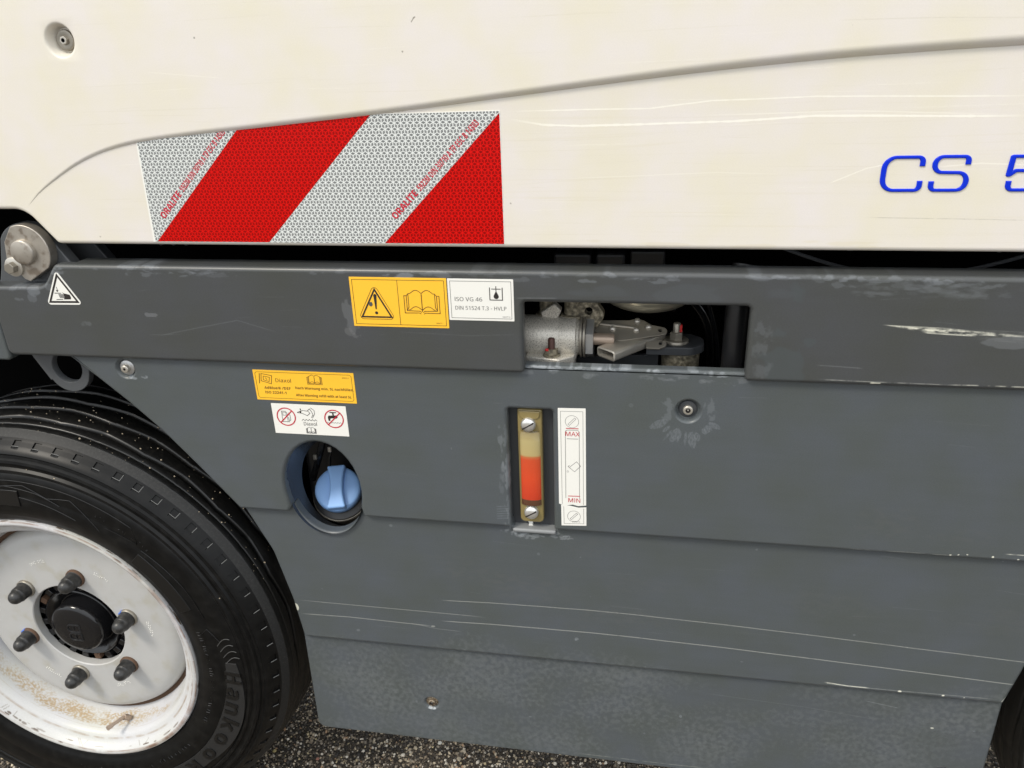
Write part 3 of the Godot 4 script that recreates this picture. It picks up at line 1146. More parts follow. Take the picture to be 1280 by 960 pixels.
# ------------------------------------------------------------------ grey panels
const DISHES := [[316.0, 828.6, 16.5], [-408.5, 855.5, 15.0], [-39.0, 308.0, 13.0], [691.0, 281.5, 12.5]]


func dish(b: MB, c: Array, z: float, deep: float) -> void:
	b.lathe([V(0.02, -deep), V(c[2] - 5.5, -deep), V(c[2] - 4.0, -deep + 0.5), V(c[2] - 2.6, -2.2), V(c[2] - 1.2, -0.6), V(c[2], 0.0)], Vector3(c[0], c[1], z), 40)


func make_grey_panels() -> void:
	# upper beam with the cut-out in its lower edge
	var b := MB.new()
	b.uv_at = BEAM_AT
	b.uv_size = BEAM_SIZE
	var o := MB.rounded([V(-571.5, 872.2), V(124, 872.2), V(124, 960.2), V(375.6, 960.2), V(375.6, 872.2), V(1000, 872.2), V(1000, 997), V(-468, 997), V(-490, 968.5), V(-571.5, 967.5)],
		[10, 6, 5, 6, 5, 0, 0, 13, 20, 3], 8)
	b.plate(o, 8, -6, 5.5, [], true, 5)
	b.plate(MB.rounded([V(-447, 972), V(1000, 972), V(1000, 996.9), V(-447, 996.9)], [0, 0, 0, 3]), -5.5, -27, 0.4)
	b.plate(MB.rounded([V(-571, 945), V(-496, 945), V(-500, 967.3), V(-571, 967.3)], [0, 0, 3, 3]), -5.5, -27, 0.4)
	put(b, "upper_side_panel", M.grey_beam, sweeper, "dark grey upper side panel with an open cut-out")
	# neighbour on the left
	var n := MB.new()
	n.uv_at = SIDE_AT
	n.uv_size = SIDE_SIZE
	n.plate(MB.rounded([V(-1100, 861), V(-577, 861), V(-577, 966), V(-1100, 966)], [0, 7, 5, 0]), 0, -26, 4)
	put(n, "front_side_panel", M.grey_side, sweeper)
	# middle panel
	var m := MB.new()
	m.uv_at = SIDE_AT
	m.uv_size = SIDE_SIZE
	var pts := [V(-499, 880), V(-455.6, 841.5), V(-417.2, 806.3), V(-376, 764), V(-332, 710), V(-284.5, 649)]
	var rad := [0, 40, 60, 80, 60, 3]
	# filler hole, upper part
	pts.append(V(-212, 649))
	rad.append(5)
	for q in ellipse(-157.5, 687.5, 54, 73, 203, -19, 22):
		pts.append(q)
		rad.append(0)
	pts.append_array([V(-103.5, 649.2), V(99.5, 649.2), V(99.5, 821.5), V(155.8, 821.5), V(155.8, 649.2), V(795, 649.2), V(843, 710), V(887, 764), V(930, 806), V(1010, 880)])
	rad.append_array([4, 3, 4, 4, 3, 0, 60, 80, 60, 0])
	m.plate(MB.rounded(pts, rad, 6), 0, -13, 5.2, [DISHES[0], DISHES[1]], true, 4)
	dish(m, DISHES[0], 0, 7.5)
	dish(m, DISHES[1], 0, 6.0)
	put(m, "middle_side_panel", M.grey_side, sweeper)
	# lower panel
	var l := MB.new()
	l.uv_at = SIDE_AT
	l.uv_size = SIDE_SIZE
	var lp := [V(-289, 657), V(-252.5, 575), V(-235, 491), V(-226.8, 422.2), V(739.5, 422.2), V(751, 478), V(766, 575), V(800, 657), V(157.5, 657), V(157.5, 645), V(100, 645), V(100, 657), V(-98, 657)]
	var lr := [0, 80, 90, 6, 3, 60, 90, 0, 0, 3, 3, 0, 0]
	for q in ellipse(-157.5, 687.5, 54, 73, -24.5, -155.5, 18):
		lp.append(q)
		lr.append(0)
	l.plate(MB.rounded(lp, lr, 6), -9, -24, 5.2, [], true, 4)
	put(l, "lower_side_panel", M.grey_side, sweeper)
	# skirt
	var s := MB.new()
	s.uv_at = SIDE_AT
	s.uv_size = SIDE_SIZE
	s.plate(MB.rounded([V(-231, 440), V(-233, 230.5), V(743.6, 227.5), V(742.6, 440)], [0, 14, 14, 0]), -17, -29, 3.5, [DISHES[2], DISHES[3]], true, 4)
	dish(s, DISHES[2], -17, 5.0)
	dish(s, DISHES[3], -17, 3.0)
	put(s, "skirt_panel", M.grey_side, sweeper)
	# back wall of the sight glass window
	var w := MB.new()
	w.box(Vector3(128, 733, -22), Vector3(72, 190, 6), 1)
	put(w, "sight_glass_backing", M.dark_grey, sweeper)
	# chip of paint at the edge of the sight glass
	var shelf := MB.new()
	shelf.plate(MB.rounded([V(100, 639), V(157.5, 639), V(157.5, 645.2), V(100, 645.2)], [2, 2, 2, 2]), -4, -20, 3.0)
	shelf.uv_at = SIDE_AT
	shelf.uv_size = SIDE_SIZE
	put(shelf, "window_lip", M.scuffed, sweeper)


func make_hinge() -> void:
	# bracket behind the beam, with its pin held by a keeper plate
	var far := MB.new()
	far.plate(MB.rounded([V(-470, 930), V(-440, 985), V(-515, 1090), V(-560, 1090)], [4, 4, 20, 20]), -60, -75, 2)
	put(far, "rear_bracket", M.dark_grey, sweeper)
	var b := MB.new()
	var o := [V(-590, 930), V(-440, 930), V(-458, 985), V(-487, 1028)]
	var r := [0, 0, 10, 14]
	for q in ellipse(-521, 1003, 41, 40, 35, 150, 14):
		o.append(q)
		r.append(0)
	o.append(V(-568, 985))
	r.append(10)
	b.plate(MB.rounded(o, r), -18, -34, 2)
	var hinge := put(b, "hinge_bracket", M.grey_metal, sweeper)
	var k := MB.new()
	var ko := []
	for q in ellipse(-512, 1010, 34, 34, -38, 112, 16):
		ko.append(q)
	ko.append_array([V(-539, 1022), V(-543, 998), V(-524, 974), V(-517, 971)])
	k.plate(PackedVector2Array(ko), -4, -17.5, 1.4)
	var keep := put(k, "pin_keeper_plate", M.keeper_steel, hinge)
	keep.set_meta("label", "stained steel keeper plate on the hinge pin")
	var p := MB.new()
	p.lathe([V(0.02, 4), V(14.0, 4), V(15.4, 3.2), V(16.2, 1.8), V(16.2, -6)], Vector3(-513, 1010, -1.5), 40)
	put(p, "hinge_pin", M.keeper_steel, hinge)
	var w := MB.new()
	w.lathe([V(0.02, 2.4), V(11.5, 2.4), V(12.4, 1.8), V(12.6, -1)], Vector3(-533, 990.5, -3), 32)
	put(w, "washer", M.steel, hinge)
	var h := MB.new()
	h.plate(hexagon(-533, 990.5, 7.6, 0.3), 7, -1, 0.9)
	put(h, "bolt_head", M.steel_dark, hinge)
	# eye below the beam
	var e := MB.new()
	var eo := [V(-572, 885), V(-564, 860), V(-545, 824)]
	for q in ellipse(-515, 838, 31, 29.5, 205, 345, 14):
		eo.append(q)
	eo.append_array([V(-470, 880)])
	var circle := [-515.0, 844.5, 23.0]
	e.plate(PackedVector2Array(eo), -22, -32, 1.2, [circle])
	e.lathe([V(22.0, -32), V(22.0, -23.2), V(23.0, -22.0)], Vector3(-515, 844.5, 0), 40)
	put(e, "lifting_eye", M.grey_metal, sweeper, "grey lifting eye hanging below the upper panel")


# ------------------------------------------------------------------ wheels
func make_wheels() -> void:
	var w := make_wheel()
	w.position = Vector3(-635, 378, 0) * MM
	w.set_meta("label", "black front tyre on a light grey wheel")
	var r := w.duplicate()
	r.name = "wheel_001"
	sweeper.add_child(r, true)
	r.position = Vector3(1152, 378, 0) * MM
	r.rotation.z = 0.7
	r.set_meta("label", "rear tyre at the right edge, almost black")


func make_wheel() -> Node3D:
	var root := group_node("wheel", sweeper)
	# tyre: sidewall with rings, shoulder with small notches, tread with wavy grooves
	var seg := 432
	var side := [[231, 6], [234, 12], [238, 15], [243, 15.5], [245, 17.5], [262, 19.5], [277, 20.2], [279, 19.2], [283, 19.2], [300, 20.0], [314, 18.8], [316, 17.2], [318, 19.0], [322, 18.6], [325, 15.0], [329, 14.6], [332, 16.8], [336, 15.8], [338, 12.0], [342, 11.0], [345, 13.0], [349, 10.6], [350.8, 8.6], [352, 7.5], [354.2, 4.8], [354.6, 4.3], [358, -0.6], [359.6, -2.6], [360.1, -3.2], [362.2, -6.0]]
	var tread := [[370.2, -17.0, 0], [371.0, -18.0, 0], [372.2, -26.0, 0], [368.5, -26.6, 0], [368.5, -28.2, 0], [371.8, -28.7, 0], [373.0, -29.9, 0], [374.6, -38.0, 1], [365.0, -39.5, 1], [365.0, -45.0, 1], [373.4, -46.2, 1], [375.6, -48.4, 1], [377.6, -68.0, 2], [367.0, -69.5, 2], [367.0, -75.0, 2], [375.9, -76.2, 2], [378.2, -78.4, 2], [379.2, -97.0, 1], [368.0, -98.5, 1], [368.0, -104.0, 1], [376.8, -105.2, 1], [379.2, -107.4, 1], [378.6, -127.0, 2], [367.0, -128.5, 2], [367.0, -134.0, 2], [375.6, -135.2, 2], [378.0, -137.4, 2], [375.6, -156.0, 1], [365.0, -158.0, 1], [365.0, -163.0, 1], [374.8, -165.0, 1], [371.0, -185.0, 0], [364.0, -196.0, 0], [340.0, -212.0, 0], [280.0, -222.0, 0], [234.0, -212.0, 0]]
	var P := []
	var b := MB.new()
	var spots := [0.0, 0.09, 0.9, 1.75, 1.84, 3.4]
	for e in side:
		var line := PackedVector3Array()
		for k in seg:
			var a := deg_to_rad((k / 6) * 5.0 + spots[k % 6])
			var rr: float = e[0]
			var z: float = e[1]
			var m := k % 6
			if m >= 1 and m <= 3 and rr > 354.0 and rr < 360.0:
				rr -= 1.3
				z -= 1.7
			line.append(Vector3(cos(a) * rr, sin(a) * rr, z))
		P.append(line)
	P.append(P[-1].duplicate())
	b.grid(P, true)
	var tyre := put(b, "tyre", M.rubber, root)
	var worn := [P[-1]]
	for e in [[364.2, -8.6], [366.6, -11.8], [368.8, -15.0], [370.2, -17.0]]:
		var line := PackedVector3Array()
		for k in seg:
			var a := deg_to_rad((k / 6) * 5.0 + spots[k % 6])
			line.append(Vector3(cos(a) * e[0], sin(a) * e[0], e[1]))
		worn.append(line)
	var wb := MB.new()
	wb.grid(worn, true)
	put(wb, "worn_shoulder", M.rubber_worn, root)
	# rounded lips of the shoulder notches, coloured pale to paint in the wet glints
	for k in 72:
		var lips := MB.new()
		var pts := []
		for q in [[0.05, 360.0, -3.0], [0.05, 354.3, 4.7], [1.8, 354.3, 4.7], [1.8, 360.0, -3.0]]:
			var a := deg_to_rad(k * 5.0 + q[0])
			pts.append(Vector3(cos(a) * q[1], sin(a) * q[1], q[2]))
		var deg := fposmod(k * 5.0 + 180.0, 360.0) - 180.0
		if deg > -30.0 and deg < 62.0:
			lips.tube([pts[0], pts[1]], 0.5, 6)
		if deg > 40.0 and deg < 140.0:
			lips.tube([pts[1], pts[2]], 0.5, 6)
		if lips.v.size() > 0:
			put(lips, "notch_glint", M.lip_glint, root)
	var t := MB.new()
	var Q := []
	for e in tread:
		var line := PackedVector3Array()
		for k in seg:
			var a := TAU * k / seg
			var z: float = e[1]
			var wave := 0.0
			if e[2] == 1:
				wave = absf(fposmod(k / 12.0, 2.0) - 1.0) - 0.5
			elif e[2] == 2:
				wave = absf(fposmod(k / 12.0 + 0.9, 2.0) - 1.0) - 0.5
			var rr: float = e[0] - (0.5 if e[0] > 370.0 and k % 12 == 0 else 0.0)
			line.append(Vector3(cos(a) * rr, sin(a) * rr, z + wave * 6.0))
		Q.append(line)
	t.grid(Q, true)
	put(t, "tread", M.tread_rubber, root)
	# raised lettering on a paler band
	var band := MB.new()
	var arc := []
	for k in 31:
		var a := deg_to_rad(1.0 - 60.0 * k / 30.0)
		arc.append(Vector2(cos(a), sin(a)) * (306.0 + 10.0 * sin(PI * minf(k / 22.0, 1.0))))
	for k in 31:
		var f := 1.0 - k / 30.0
		var a := deg_to_rad(1.0 - 60.0 * f)
		arc.append(Vector2(cos(a), sin(a)) * (280.0 + (1.0 - sin(PI * minf(f * 0.5 + 0.5, 1.0))) * 1.0 + 8.0 * (1.0 - minf(f * 2.4, 1.0))))
	band.plate(PackedVector2Array(arc), 20.9, 18, 0.3)
	put(band, "name_band", M.rubber_band, root)
	var txt := MB.new()
	var word := "Hankook"
	var angles := [-4.5, -11.0, -17.2, -24.0, -32.0, -41.0, -50.0]
	for i in word.length():
		var a := deg_to_rad(angles[i])
		var base := Basis(Vector3(0, 0, 1), a - PI / 2)
		var at := Transform3D(base, Vector3(cos(a), sin(a), 0) * 284.5 + Vector3(0, 0, 20.6))
		txt.text(word[i], font_bold, 25.0, at, 3.4, 1.5 if word[i] != "H" else 1.15, 1)
	var lips2 := MB.new()
	for k in 4:
		var a := deg_to_rad(7.5 - k * 2.2)
		var pts := []
		for h in 7:
			var f := h / 6.0
			var rr := 284.0 + 5.0 * k * 0.4 + f * 24.0
			var aa := a + deg_to_rad(1.6 * sin(PI * f * 0.8) + 1.2 * f)
			pts.append(Vector3(cos(aa) * rr, sin(aa) * rr, 20.4))
		lips2.tube(pts, 0.6, 6)  # moulded waves, their glint put into the pale colour
	put(lips2, "sidewall_wave", M.wave_glint, root)
	put(txt, "tyre_lettering", M.rubber_raised, root)
	# small moulded marks round the bead, too small to read
	var marks := MB.new()
	var r := RandomNumberGenerator.new()
	r.seed = 5
	for span in [[34, 22, 262], [14, -14, 258], [-16, -30, 256], [-44, -62, 258], [-66, -98, 262], [118, 100, 300], [62, 44, 286]]:
		var a: float = span[0]
		while a > span[1]:
			var q := deg_to_rad(a)
			var rr: float = span[2]
			var hgt := r.randf_range(4.0, 6.0)
			var base := Transform3D(Basis(Vector3(0, 0, 1), q - PI / 2), Vector3(cos(q), sin(q), 0) * rr + Vector3(0, 0, 19.6))
			for kind in 3:
				if r.randf() < 0.55:
					var c := base * Vector3(r.randf_range(-1.2, 1.2), hgt * kind / 2.0, 0)
					var d := base * Vector3(r.randf_range(-1.2, 1.2), hgt * (kind / 2.0 if r.randf() < 0.5 else 1.0 - kind / 2.0) + 0.1, 0)
					if c.distance_to(d) > 0.6:
						marks.tube([c, d], 0.45, 4)
			a -= r.randf_range(0.9, 1.5)
	# moulded outlines near the top
	for shape in [[[96, 292], [84, 300], [77, 286], [70, 296], [58, 262]], [[100, 304], [88, 306], [70, 306], [52, 304], [48, 284], [60, 276]], [[44, 274], [40, 262], [20, 258]], [[46, 280], [30, 285], [16, 283]], [[12, 262], [14, 278], [8, 292]], [[94, 284], [78, 274], [66, 264]], [[90, 296], [80, 290], [72, 278]]]:
		var pts := []
		for i in shape.size() - 1:
			for h in 8:
				var f := h / 8.0
				var a := deg_to_rad(lerpf(shape[i][0], shape[i + 1][0], f))
				var rr: float = lerpf(shape[i][1], shape[i + 1][1], f)
				pts.append(Vector3(cos(a) * rr, sin(a) * rr, 19.9))
		marks.tube(pts, 0.55, 5)
	put(marks, "moulded_marks", M.rubber_raised, root)
	# smooth raised plates moulded on the sidewall
	for pl in [[46.0, 22.0, 250.0, 272.0], [108.0, 86.0, 264.0, 290.0]]:
		var o := []
		for k in 17:
			var a := deg_to_rad(lerpf(pl[0], pl[1], k / 16.0))
			o.append(Vector2(cos(a), sin(a)) * pl[3])
		for k in 17:
			var a := deg_to_rad(lerpf(pl[1], pl[0], k / 16.0))
			o.append(Vector2(cos(a), sin(a)) * pl[2])
		var pm := MB.new()
		pm.plate(PackedVector2Array(o), 21.4, 17, 0.8)
		put(pm, "sidewall_plate", M.rubber_raised, root)
	# specks of grit
	var grit := MB.new()
	for k in 260:
		var a := deg_to_rad(r.randf_range(20, 128))
		var z := -r.randf_range(14, 150)
		var rr := 371.5 + 7.5 * (1.0 - pow((z + 100.0) / 100.0, 2.0))
		var s := 0.5 + 1.3 * pow(r.randf(), 4.0)
		if r.randf() < 0.12:
			z = r.randf_range(0, 18)
			rr = 350.0 - z * 1.6
		grit.lathe([V(0.01, s * 0.8), V(s * 0.8, s * 0.4), V(s, 0), V(0.01, -s)], Vector3(cos(a) * rr, sin(a) * rr, z), 5)
	var g := put(grit, "grit", M.dust, root)
	g.set_meta("kind", "stuff")
	# rim: white well and rolled lip
	var rim := MB.new()
	rim.lathe([V(184, -62), V(187, -54), V(190, -44), V(197, -30), V(200.5, -16), V(203, -4), V(208, 1), V(214, 3), V(219, 7), V(222, 13), V(225.5, 16.8), V(229, 17.8), V(232, 16.5), V(233.2, 13), V(232, 4)], Vector3.ZERO, 180)
	for k in range(0, rim.v.size(), 3):
		var first := 0.0
		for h in 3:
			var p := rim.v[k + h] * 1000.0
			var u := fposmod(atan2(p.y, p.x) / TAU, 1.0)
			if h == 0:
				first = u
			elif u - first > 0.5:
				u -= 1.0
			elif first - u > 0.5:
				u += 1.0
			var len := clampf((p.z + 62.0) / 80.0, 0.01, 0.99)
			rim.t[k + h] = Vector2(u, 1.0 - len)
	put(rim, "rim", M.rim_paint, root, "white rim stained brown inside")
	# dished disc with the bolt circle
	var disc := MB.new()
	disc.lathe([V(80.5, -44), V(80.5, -31.5), V(82, -30), V(100, -30), V(150, -30.5), V(163, -31.5), V(171, -34), V(177, -38.5), V(181, -45), V(183, -56), V(183, -64)], Vector3.ZERO, 120)
	var disc_part := put(disc, "wheel_disc", M.disc_paint, root, "light grey painted wheel disc")
	var seam := MB.new()
	seam.lathe([V(182.4, -52), V(186.4, -50.5), V(189.0, -47.5)], Vector3.ZERO, 120)
	put(seam, "rust_seam", M.rust, root)
	# hub with cap
	var hub := MB.new()
	hub.lathe([V(0.02, -52), V(49, -52), V(50, -51), V(61, -39), V(63, -38), V(64.5, -39), V(65.5, -48), V(79.5, -50), V(79.5, -60)], Vector3.ZERO, 96)
	var hb := put(hub, "hub", M.black_gloss, root)
	for k in 20:
		var a := TAU * k / 20 + 0.1
		var tooth := MB.new()
		tooth.box(Vector3(0, 72, -45), Vector3(11, 11, 9), 1.2)
		put(tooth, "hub_tooth", M.black_gloss if k % 7 != 3 else M.rust, hb, "", Transform3D(Basis(Vector3(0, 0, 1), a), Vector3.ZERO))
	var cap := MB.new()
	cap.lathe([V(0.02, -19.5), V(20, -19.8), V(36, -21.0), V(42, -22.6), V(44.6, -25), V(45.6, -29), V(45.8, -48), V(48, -52)], Vector3.ZERO, 72)
	var cp := put(cap, "hub_cap", M.black_gloss, root, "glossy black hub cap")
	var logo := MB.new()
	for half in [-1, 1]:
		var y: float = half * 8.5 - 4.0
		var ring := MB.rounded([V(-11, y - 7), V(11, y - 7), V(11, y + 7), V(-11, y + 7)], [7, 1.5, 1.5, 7], 5)
		var pts := []
		for q in ring:
			pts.append(Vector3(q.x, q.y, -19.3))
		pts.append(pts[0])
		logo.tube(pts, 1.3, 6)
		logo.tube([Vector3(0, y - 3, -19.3), Vector3(0, y + 4, -19.3)], 1.2, 6)
	put(logo, "cap_emblem", M.black_plastic, cp)
	# six capped nuts
	var nut := MB.new()
	nut.lathe([V(0.02, 34), V(4, 33.4), V(7.8, 31.2), V(10.2, 28.0), V(11.4, 24), V(11.7, 20.5), V(12.4, 19.8), V(12.9, 18.6), V(13.1, 5), V(14.0, 4.4), V(14.0, 0)], Vector3.ZERO, 28)
	var wash := MB.new()
	wash.lathe([V(10, 4.6), V(14.6, 4.4), V(15.6, 3.4), V(15.8, 0)], Vector3.ZERO, 28)
	var tick := MB.new()
	tick.box(Vector3(0, 14.6, 2.5), Vector3(9, 2.4, 4), 0.6)
	for k in 6:
		var a := deg_to_rad(17.0 + 60.0 * k)
		var at := Transform3D(Basis(Vector3(0, 0, 1), a), Vector3(cos(a) * 102.5, sin(a) * 102.5, -30) * MM)
		var nn := put(nut, "wheel_nut", M.nut_cap, root, "", at)
		put(wash, "nut_washer", M.rust if k % 2 else M.steel_dark, nn)
		if k in [0, 1, 3, 4]:
			put(tick, "paint_mark", M.blue_mark, nn, "", Transform3D(Basis(Vector3(0, 0, 1), 0.5 + k), Vector3.ZERO))
	# valve
	var va := MB.new()
	va.tube([Vector3(47, -190, -26), Vector3(46, -184, -22), Vector3(44, -180, -18)], 5.2, 14)
	va.tube([Vector3(44, -180, -18), Vector3(41, -178, -6), Vector3(38, -176.5, 4)], 3.0, 12)
	va.tube([Vector3(38, -176.5, 4), Vector3(35.6, -175.6, 12)], 4.0, 12)
	put(va, "tyre_valve", M.copper, root)
	# stamped marks on the disc, too small to read
	var stamp := MB.new()
	for e in [[108.0, 128.0], [56.0, 124.0], [-126.0, 130.0], [-66.0, 126.0], [4.0, 130.0]]:
		for k in 9:
			var a := deg_to_rad(e[0] + (k - 4) * 1.5)
			for h in 2:
				if r.randf() < 0.7:
					stamp.lathe([V(0.02, 0.9), V(0.7, 0.4), V(0.9, 0)], Vector3(cos(a), sin(a), 0) * (e[1] + h * 3.0 + r.randf_range(-1, 1)) + Vector3(0, 0, -30.2), 6)
	put(stamp, "stamped_marks", M.sticker_white, disc_part)
	return root


# ------------------------------------------------------------------ filler opening and its blue cap
func make_filler() -> void:
	var b := MB.new()
	b.uv_at = SIDE_AT
	b.uv_size = SIDE_SIZE
	var rows := []
	for k in 7:
		var f := k / 6.0
		var line := PackedVector3Array()
		for i in 64:
			var a := TAU * i / 64
			line.append(Vector3(-157.5 + cos(a) * (54.5 - 3.0 * f), 687.5 - 17.0 * f + sin(a) * (73.5 - 3.0 * f), -4.5 - 43.0 * f))
		rows.append(line)
	b.grid(rows, true)
	var last := []
	for k in 3:
		var line := PackedVector3Array()
		for i in 64:
			var a := TAU * i / 64
			line.append(Vector3(-157.5 + cos(a) * (51.5 + 3.0 * k), 670.5 + sin(a) * (70.5 + 3.0 * k), -47.5 - [0.0, 1.2, 1.2][k]))
		last.append(line)
	b.grid(last, true)
	var recess := put(b, "filler_recess", M.sleeve_grey, sweeper, "oval grey recess round the blue filler cap")
	var tank := MB.new()
	tank.box(Vector3(-140, 680, -170), Vector3(220, 240, 60), 12)
	put(tank, "filler_tank", M.black_plastic, recess)
	# hoses and clips seen in the dark
	var h := MB.new()
	h.tube([Vector3(-230, 720, -110), Vector3(-205, 740, -100), Vector3(-180, 770, -112)], 4, 8)
	h.tube([Vector3(-222, 640, -105), Vector3(-200, 690, -96), Vector3(-178, 760, -100)], 5, 8)
	h.tube([Vector3(-200, 600, -95), Vector3(-192, 640, -95), Vector3(-188, 690, -105)], 2.2, 8)
	put(h, "hose", M.black_gloss, recess)
	for q in [Vector3(-203, 690, -84), Vector3(-177, 706, -80), Vector3(-165, 757, -56)]:
		var c := MB.new()
		c.box(q, Vector3(5, 8, 3), 1)
		put(c, "hose_clip", M.steel, recess)
	# cap and neck: built facing along z, then tipped up towards the person who fills it
	var tip := Transform3D(Basis(Vector3(0, 1, 0), 0.22) * Basis(Vector3(1, 0, 0), -0.82), Vector3(-167.5, 650.5, -68) * MM)
	var cap := group_node("filler_cap", sweeper, "round light blue filler cap with a raised grip", tip)
	var d := MB.new()
	d.lathe([V(0.02, 0), V(24, 0), V(29.5, -0.6), V(32.0, -2.2), V(33.2, -5), V(33.4, -14), V(32, -16), V(20, -16)], Vector3.ZERO, 64)
	put(d, "cap_disc", M.cap_blue, cap)
	var g := MB.new()
	var grip := []
	for k in 9:
		var f := k / 8.0
		grip.append(V(9.0 + 5.0 * pow(absf(f * 2 - 1), 2.0), lerpf(-32.0, 31.5, f)))
	var left := []
	for q in grip:
		left.push_front(V(-q.x, q.y))
	grip.append_array(left)
	g.plate(MB.rounded(grip, [3, 0, 0, 0, 0, 0, 0, 0, 3, 3, 0, 0, 0, 0, 0, 0, 0, 3], 4), 10.5, -3, 3.2, [], true, 5)
	put(g, "cap_grip", M.cap_blue, cap, "", Transform3D(Basis(Vector3(0, 0, 1), 0.03), Vector3.ZERO))
	var nk := MB.new()
	nk.lathe([V(28, -16), V(31, -17), V(31, -24), V(40, -26), V(40, -31), V(37, -32), V(37, -36), V(41, -37), V(41, -41), V(36, -42), V(36, -75), V(20, -75)], Vector3.ZERO, 56)
	put(nk, "filler_neck", M.black_plastic, cap)
	var rg := MB.new()
	rg.lathe([V(37, -31.6), V(41, -32), V(42, -33.4), V(42, -35.2), V(41, -36.4), V(37, -36.8)], Vector3.ZERO, 56)
	put(rg, "neck_ring", M.steel_dark, cap)


# ------------------------------------------------------------------ oil level window
func make_sight_glass() -> void:
	var s := group_node("sight_glass", sweeper, "oil level sight glass half filled with orange red fluid")
	var x0 := 110.5
	var x1 := 141.5
	var frame := MB.new()
	frame.plate(MB.rounded([V(x0, 654), V(x1, 654), V(x1, 818), V(x0, 818)], [7, 7, 3, 3]), -8.5, -19, 2.5)
	put(frame, "housing", M.amber_clear, s)
	for part in [["empty_column", M.amber_column, 753.0, 788.0, ""], ["red_fluid", M.fluid, 690.0, 753.0, "orange red fluid in the sight glass"], ["fluid_end", M.fluid_low, 681.5, 690.0, ""]]:
		var col := MB.new()
		col.uv_at = Vector2(100, part[2])
		col.uv_size = Vector2(100, part[3] - part[2])
		var rows := []
		for k in 7:
			var f := k / 6.0
			var y: float = lerpf(part[2], part[3], f)
			var line := PackedVector3Array()
			for h in 21:
				var a := PI * h / 20.0
				line.append(Vector3(126.0 + (y - 735.0) * 0.0 - cos(a) * 13.6, y, -10.5 + sin(a) * 6.0))
			rows.append(line)
		col.grid(rows, false, true)
		put(col, part[0], part[1], s, part[4])
	# clear tube in front
	var tube := MB.new()
	var trows := []
	for y in [680.0, 683.0, 700.0, 740.0, 786.0, 789.0]:
		var line := PackedVector3Array()
		for h in 25:
			var g := PI * h / 24.0
			var rr := 14.6 if y > 681.0 and y < 788.0 else 11.0
			line.append(Vector3(126.0 - cos(g) * rr, y, -10.3 + sin(g) * rr * 0.5))
		trows.append(line)
	tube.grid(trows, false, true)
	put(tube, "clear_tube", M.glass_clear, s)
	var topc := MB.new()
	topc.plate(MB.rounded([V(x0 + 3, 805), V(x1 - 3, 805), V(x1 - 2, 816), V(x0 + 2, 816)], [9, 9, 1, 1]), -6.8, -14, 1.6)
	put(topc, "housing_lip", M.amber_clear, s)
	for q in [[124.6, 798.2], [125.6, 671.0]]:
		var sc := MB.new()
		sc.lathe([V(0.02, -0.6), V(4, -0.8), V(7, -1.7), V(8.8, -3.4), V(9.3, -5.0), V(9.3, -9)], Vector3(q[0], q[1], 0), 36)
		var screw := put(sc, "screw", M.bright_metal, s)
		var sl := MB.new()
		sl.box(Vector3.ZERO, Vector3(17.0, 1.7, 1.4), 0.3)
		put(sl, "screw_slot", M.print_black, screw, "", Transform3D(Basis(Vector3(0, 0, 1), 0.56), Vector3(q[0], q[1], -1.1) * MM))
	var chip := MB.new()
	chip.plate(MB.rounded([V(119, 643), V(127, 643), V(125, 648), V(127, 653), V(119, 653), V(121, 648)], [1, 1, 1, 1, 1, 1]), -14, -19, 0.6)
	put(chip, "housing_foot", M.sticker_white, s)


